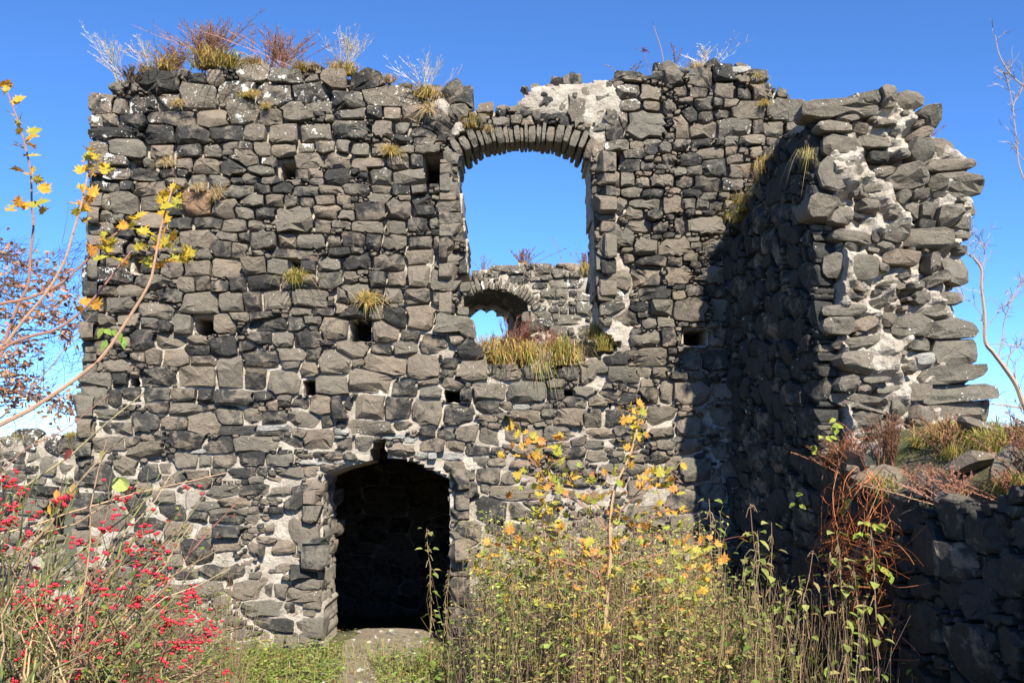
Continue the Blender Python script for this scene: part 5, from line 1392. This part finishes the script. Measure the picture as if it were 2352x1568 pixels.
# ------------------------------------------------ oak with brown leaves beyond the boundary wall
YO = 5.5
oak = empty("oak_tree", (at(-250, 1000, YO).x, YO, gz(-9, 5.5)), "oak with withered brown leaves behind the boundary wall at the left", "tree")
mb = MB(); lf = MB()
def dirt(c): return jit(c, .25)
base = at(-330, 1100, YO); base.z = oak.location.z
clumps4 = [(100, 170), (150, 250), (60, 220), (310, 310), (350, 300), (400, 350), (200, 600), (350, 560), (450, 600), (500, 700), (400, 650), (80, 700), (180, 780), (60, 900), (150, 950), (100, 1020), (180, 1150), (80, 1180), (60, 1050), (350, 1180), (490, 1200), (430, 1270), (420, 1160), (260, 430), (30, 400), (120, 450), (30, 1150), (20, 600), (300, 620), (220, 560), (460, 720), (140, 860), (20, 820), (90, 330), (440, 440), (200, 1100)]
mb.tube(spline([base, base + Vector((.1, 0, 1.5)), at(-300, 900, YO), at(-260, 600, YO), at(-230, 300, YO)]), .22, .05, (.10, .085, .07), 8)
hubs = [at(-240, 880, YO), at(-250, 700, YO), at(-235, 550, YO), at(-270, 950, YO)]
for (cx, cy) in clumps4:
    c = at(cx * .3418, 516.8 + cy * .3418, YO + R.gauss(0, .5))
    h = min(hubs, key=lambda q: (q - c).length)
    pts = curve(h, c, R.uniform(-.15, .25), 7, .06)
    mb.tube(pts, .028, .007, (.085, .07, .06), 5)
    for _ in range(20):
        i = R.randint(3, 7); q = pts[i] + Vector((R.gauss(0, .28), R.gauss(0, .3), R.gauss(.05, .24)))
        mb.tube(curve(pts[i], q, .03, 3, .02), .006, .0025, (.11, .08, .075), 3)
    for _ in range(22):
        q = c + Vector((R.gauss(0, .13), R.gauss(0, .25), R.gauss(0, .12)))
        leaf_shape(lf, q, (R.gauss(0, 1), R.gauss(0, .6), R.gauss(-.3, .6)), (R.gauss(0, .6), -1, R.gauss(.3, .5)), R.uniform(.08, .15), R.uniform(.04, .075), dirt(R.choice([(.50, .26, .14), (.40, .19, .10), (.56, .32, .18), (.24, .12, .07)])))
for _ in range(420):   # fine bare twigs
    x, y = R.uniform(-20, 186), R.uniform(560, 1000)
    q = at(x, y, YO + R.gauss(0, .6)); d = Vector((R.gauss(.25, .25), R.gauss(0, .2), R.gauss(.12, .25)))
    mb.tube(curve(q, q + d, .04, 4, .02), .005, .002, (.13, .09, .085), 3)
o = mb.build("trunk", M_WOOD, None); o.location = -oak.location; o.parent = oak
o = lf.build("crown", M_LEAF, None); o.location = -oak.location; o.parent = oak; o["kind"] = "stuff"

# ------------------------------------------------ bare tree at the right edge
YR = 3.0
bt = empty("bare_tree", (at(2480, 1000, YR).x, YR, gz(9, 3)), "slender bare tree with forking twigs against the sky at the right edge", "tree")
mb = MB()
def c6(l): return [at(1548 + x * .3418, 516.8 + y * .3418, YR) for x, y in l]
def c3(l): return [at(1548 + x * .3418, y * .3418, YR) for x, y in l]
bcol = (.34, .26, .20)
b0 = at(2480, 1300, YR); b0.z = bt.location.z
limbs = [([b0, at(2440, 1100, YR)] + c6([(2380, 1280), (2300, 1080), (2230, 970), (2140, 850), (2090, 780), (2085, 600), (2065, 420), (2065, 300), (2020, 230), (1970, 190)]), .05),
         (c6([(2065, 300), (2090, 200), (2060, 110), (2000, 60)]), .010), (c6([(2235, 960), (2260, 870), (2352, 780), (2430, 700)]), .013), (c6([(2180, 890), (2200, 790), (2230, 600), (2310, 440), (2340, 400)]), .011),
         (c6([(2380, 1235), (2250, 1215), (2130, 1200), (2080, 1190)]), .018), (c6([(2352, 1230), (2310, 1140), (2290, 960)]), .012),
         ([at(2470, 1080, YR), at(2500, 700, YR)] + c3([(2700, 900), (2480, 700), (2340, 570), (2280, 520), (2220, 440), (2180, 350), (2160, 240)]), .022), ([at(2496, 640, YR), at(2420, 520, YR)] + c3([(2340, 1180), (2300, 920), (2280, 720), (2320, 640), (2352, 560)]), .016), (c3([(2280, 720), (2250, 580), (2235, 520)]), .008),
         (c3([(2352, 1080), (2310, 1020), (2300, 920)]), .008), (c6([(2090, 700), (2200, 560), (2290, 480)]), .007), (c6([(2100, 800), (2250, 800), (2352, 830)]), .006), (c6([(2085, 620), (2000, 520), (1920, 440)]), .006), (c6([(2352, 1450), (2290, 1320), (2240, 1380)]), .008), (c6([(2420, 1560), (2300, 1400), (2260, 1330)]), .012)]
for t, r in limbs:
    pts = spline(t); mb.tube(pts, r, max(.004, r * .3), bcol, 5)
    for k in range(len(pts) // 3, len(pts)):
        for _ in range(1 if r > .015 else 2):
            if R.random() > .5: continue
            d = (pts[k] - pts[k - 1]).normalized() + Vector((R.gauss(0, .8), R.gauss(0, .5), R.gauss(.2, .5)))
            q = pts[k] + d.normalized() * R.uniform(.12, .5)
            tw_ = curve(pts[k], q, .04, 4, .02); mb.tube(tw_, .006, .003, bcol, 3)
            for _ in range(2):
                i = R.randint(1, 3); e = tw_[i] + ((tw_[i + 1] - tw_[i]).normalized() + Vector((R.gauss(0, .7), 0, R.gauss(.1, .5)))).normalized() * R.uniform(.06, .2)
                mb.tube([tw_[i], e], .004, .0025, bcol, 3)
o = mb.build("trunk", M_WOOD, None); o.location = -bt.location; o.parent = bt

# ------------------------------------------------ nettles before the wall
NET = []
for k in range(9):
    st, lv, ck = MB(), MB(), MB()
    h = 1.0; lean = Vector((R.gauss(0, .12), R.gauss(0, .1), 0)) if k != 1 else Vector((-.02, 0, 0))
    pts = curve((0, 0, 0), Vector((0, 0, h)) + lean, R.gauss(0, .03), 8, .006, Vector((1, .3, 0)))
    col = R.choice([(.20, .10, .10), (.26, .19, .08), (.24, .14, .10), (.28, .22, .10)])
    st.tube(pts, .0042, .0016, col, 4)
    for j in range(1, 9):
        f = j / 8; p = pts[j] + Vector((0, 0, 0))
        if R.random() < (.85 if k < 6 else .35):
            a0 = R.uniform(0, 3.14)
            for s_ in (0, 3.1416, 1.6, 4.7):
                if R.random() < .25: continue
                d = Vector((math.cos(a0 + s_), math.sin(a0 + s_), R.uniform(-.9, .1)))
                q = p + d * .03
                leaf_shape(lv, q, d, (0, -.3, 1), R.uniform(.045, .09) * (1.1 - .4 * f), R.uniform(.026, .044), jit(R.choice([(.24, .30, .07), (.32, .36, .10), (.19, .25, .05), (.40, .39, .13), (.14, .19, .04), (.30, .25, .11)]), .25))
        if f > .35:
            for _ in range(5):
                d = Vector((R.gauss(0, .5), R.gauss(0, .5), R.uniform(-.9, .1))).normalized() * R.uniform(.015, .045)
                p = pts[j - 1].lerp(pts[j], R.random())
                ck.tube([p, p + d * .5 + Vector((0, 0, .008)), p + d - Vector((0, 0, .012))], .003, .0018, jit((.20, .15, .08), .35), 3)
    NET.append((st.mesh("stem", M_WOOD), lv.mesh("leaves", M_LEAF), ck.mesh("seed_clusters", M_WOOD)))
def nettle(p, h, label, group, which=None, rz=None):
    ro = bpy.data.objects.new("nettle", None); COL.objects.link(ro); ro.location = p
    ro.scale = (h * .85 + .25, h * .85 + .25, h); ro.rotation_euler = (R.gauss(0, .07), R.gauss(0, .08), R.uniform(0, 6.28) if rz is None else rz)
    tag(ro, label, "nettle", group, "thing")
    t = NET[R.randrange(len(NET)) if which is None else which]
    for nm, me in zip(("stem", "leaves", "seed_clusters"), t):
        if len(me.vertices) == 0: continue
        o = bpy.data.objects.new(nm, me); COL.objects.link(o); o.parent = ro
        if nm != 'stem': o['kind'] = 'stuff'
    return ro
g = at(988, 1440, -2.6); nettle((at(985, 1500, -2.4).x, -2.4, 0), at(972, 1213, -2.4).z, "tall seeding nettle standing alone before the dark doorway", "nettles", 1).rotation_euler = (0, 0, 0)
nettle((at(1015, 1500, -2.2).x, -2.2, 0), at(1012, 1310, -2.2).z, "dark withered nettle at the doorway's right jamb", "nettles", 7)
NL1, NL2 = "withering nettle in the thicket between doorway and side wall", "sparse nettle standing before the shaded right-hand wall"
for k in range(150):
    px = R.uniform(1015, 1760); Y = R.uniform(-4.6, -.6)
    p = at(px, 1500, Y)
    if p.x > 2.4: continue
    h = R.uniform(.8, 1.4) if not 1120 < px < 1560 else R.uniform(1.0, 1.75)
    if px < 1100: h *= .75
    nettle((p.x, Y, gz(p.x, Y)), h, NL1, "nettles of the thicket")
for k in range(46):
    px = R.uniform(1640, 2180); Y = R.uniform(-4.8, -2.6)
    p = at(px, 1500, Y)
    if p.x > 2.66 + .137 * (-Y) - .1: continue
    ztop = at(px, R.choice((1170, 1230, 1290, 1350, 1400)) + R.uniform(-30, 40), Y).z
    nettle((p.x, Y, gz(p.x, Y)), max(.5, ztop - gz(p.x, Y)), NL2, "nettles before the shaded wall")

# ------------------------------------------------ low growth on the ground
mb = MB()
def cover(n, fx, hmax, cols, smin, smax, pw=1.6):
    for _ in range(n):
        x, y = fx()
        if pw < 1.2:
            nz = mnoise.noise((x * 1.7, y * 1.7, 4.0))
            if nz < R.uniform(-.45, .15): continue
            hm = hmax * (.62 + .75 * mnoise.noise((x * 1.1, y * 1.1, 8.0)) + .2)
        else: hm = hmax
        z = gz(x, y) + R.random() ** pw * hm * R.uniform(.6, 1.0)
        an = R.uniform(0, 6.283)
        leaf_shape(mb, (x, y, z), (math.cos(an), math.sin(an), R.uniform(-.3, .5)), (R.gauss(0, .35), -.3 + R.gauss(0, .3), 1), R.uniform(smin, smax), R.uniform(smin, smax) * .62, jit(R.choice(cols), .25))
GC = [(.15, .22, .04), (.21, .29, .055), (.11, .17, .03), (.28, .33, .075), (.25, .26, .07), (.26, .20, .09)]
GCB = [(.20, .26, .05), (.28, .33, .07), (.14, .19, .035), (.36, .36, .09), (.30, .27, .08), (.26, .19, .08), (.11, .15, .03), (.34, .22, .08)]
def in_px(x0, x1, Y0, Y1):
    def f():
        Y = R.uniform(Y0, Y1); p = at(R.uniform(x0, x1), 1500, Y); return p.x, Y
    return f
cover(3200, in_px(560, 790, -3.2, -.1), .22, GC, .02, .06)
cover(6000, in_px(860, 1250, -4.5, -.6), .30, GC, .02, .06)
cover(10500, in_px(1090, 1690, -4.8, -.4), 1.6, GCB, .02, .08, 1.02)
cover(3600, in_px(1700, 2100, -5.0, -2.4), .55, GC, .025, .06)
cover(15000, in_px(-80, 520, -6.2, -1.2), 1.3, GC + [(.22, .16, .07), (.26, .2, .08), (.20, .07, .05)], .022, .06, 1.1)
cover(3500, in_px(300, 640, -3.2, -.3), .35, GC, .022, .055)
cover(5200, in_px(740, 1000, -4.0, 1.3), .03, [(.30, .2, .1), (.2, .13, .06), (.12, .17, .03), (.4, .25, .08), (.22, .25, .05), (.16, .11, .06)], .010, .034)
o = mb.build("ground_cover", M_LEAF); tag(o, "low green leafy growth covering the ground before the wall", "ground cover", kind="stuff")
mb = MB()
for _ in range(1100):   # fine upright stems behind the orange maple
    x, y = in_px(1090, 1640, -4.4, -1.0)(); b = Vector((x, y, gz(x, y))); h = R.uniform(.8, 1.75)
    q = b + Vector((R.gauss(0, .10), R.gauss(0, .10), h)); c_ = jit(R.choice([(.26, .14, .13), (.40, .31, .15), (.33, .22, .13), (.30, .28, .09)]), .25)
    pts = curve(b, q, R.gauss(0, .05), 5, .01, Vector((1, 0, 0)))
    mb.tube(pts, .0034, .0014, c_, 3)
    for k in range(2, 6):
        for _ in range(2):
            e = pts[k] + Vector((R.gauss(0, .05), R.gauss(0, .04), R.gauss(.01, .04))); mb.tube([pts[k], e], .0016, .001, c_, 3)
            leaf_shape(mb, e, (R.gauss(0, 1), R.gauss(0, 1), R.gauss(-.2, .6)), (R.gauss(0, .4), -.5, 1), R.uniform(.02, .045), R.uniform(.012, .026), jit(R.choice(GCB), .25))
for _ in range(2600):   # tangle of dead stems in the thickets
    z = R.random()
    if z < .5: f = in_px(1040, 1780, -4.6, -.6)
    elif z < .85: f = in_px(-80, 560, -6.0, -.8)
    else: f = in_px(1700, 2050, -4.8, -2.6)
    x, y = f(); b = Vector((x, y, gz(x, y))); h = R.uniform(.3, 1.3)
    if b.x > 2.55 + .137 * max(0, -b.y): continue
    q = b + Vector((R.gauss(0, .16), R.gauss(0, .16), h))
    mb.tube(curve(b, q, R.gauss(0, .05), 4, .01, Vector((1, 0, 0))), R.uniform(.0022, .0042), .0014, jit(R.choice([(.22, .12, .12), (.34, .26, .13), (.28, .17, .11), (.20, .17, .06), (.38, .30, .17)]), .25), 3)
o = mb.build("dead_stems", M_WOOD); tag(o, "tangle of dead purple and straw stems standing in the thickets", "undergrowth", kind="stuff")
mb = MB()
for _ in range(9000):  # dry grass among the thickets
    z = R.random()
    f = in_px(-80, 620, -5.5, -.4) if z < .5 else (in_px(860, 1750, -4.8, -.4) if z < .85 else in_px(560, 1000, -3.5, .2))
    x, y = f(); b = Vector((x, y, gz(x, y) - .01)); h = R.uniform(.05, .28); an = R.uniform(0, 6.283); d = Vector((math.cos(an), math.sin(an), 0)) * R.uniform(.3, 1.0) * h
    s_ = Vector((-math.sin(an), math.cos(an), 0)) * .0035
    m_ = b + d * .45 + Vector((0, 0, h * .7))
    mb.add([b - s_, b + s_, m_ + s_ * .8, m_ - s_ * .8, b + d + Vector((0, 0, h * .8))], [(0, 1, 2, 3), (3, 2, 4)], jit(R.choice([STRAW, GREEN, GREEN, (.30, .22, .10)]), .25))
o = mb.build("grass", M_LEAF); tag(o, "thin dry and green grass between the weeds", "grass", kind="stuff")

mb = MB()
for _ in range(420):   # grit and fallen stone chips on the trodden path
    Y = R.uniform(-4.0, 1.25); x = -1.62 + (0.10 * (-Y) if Y < 0 else 0) + R.gauss(0, .38)
    e = R.choice((.006, .008, .012, .018, .03)) * R.uniform(.7, 1.3)
    mb.add([Vector((x, Y, gz(x, Y) + .02)) + Vector((b[0] * e * R.uniform(.7, 1.4), b[1] * e * R.uniform(.7, 1.3), b[2] * e * .6)) for b in ball], ballf, jit(R.choice([(.16, .15, .13), (.30, .27, .22), (.09, .085, .08), (.40, .36, .30)]), .3))
o = mb.build("gravel", M_WOOD); tag(o, "grit and small fallen chips scattered on the path", "gravel", kind="stuff")
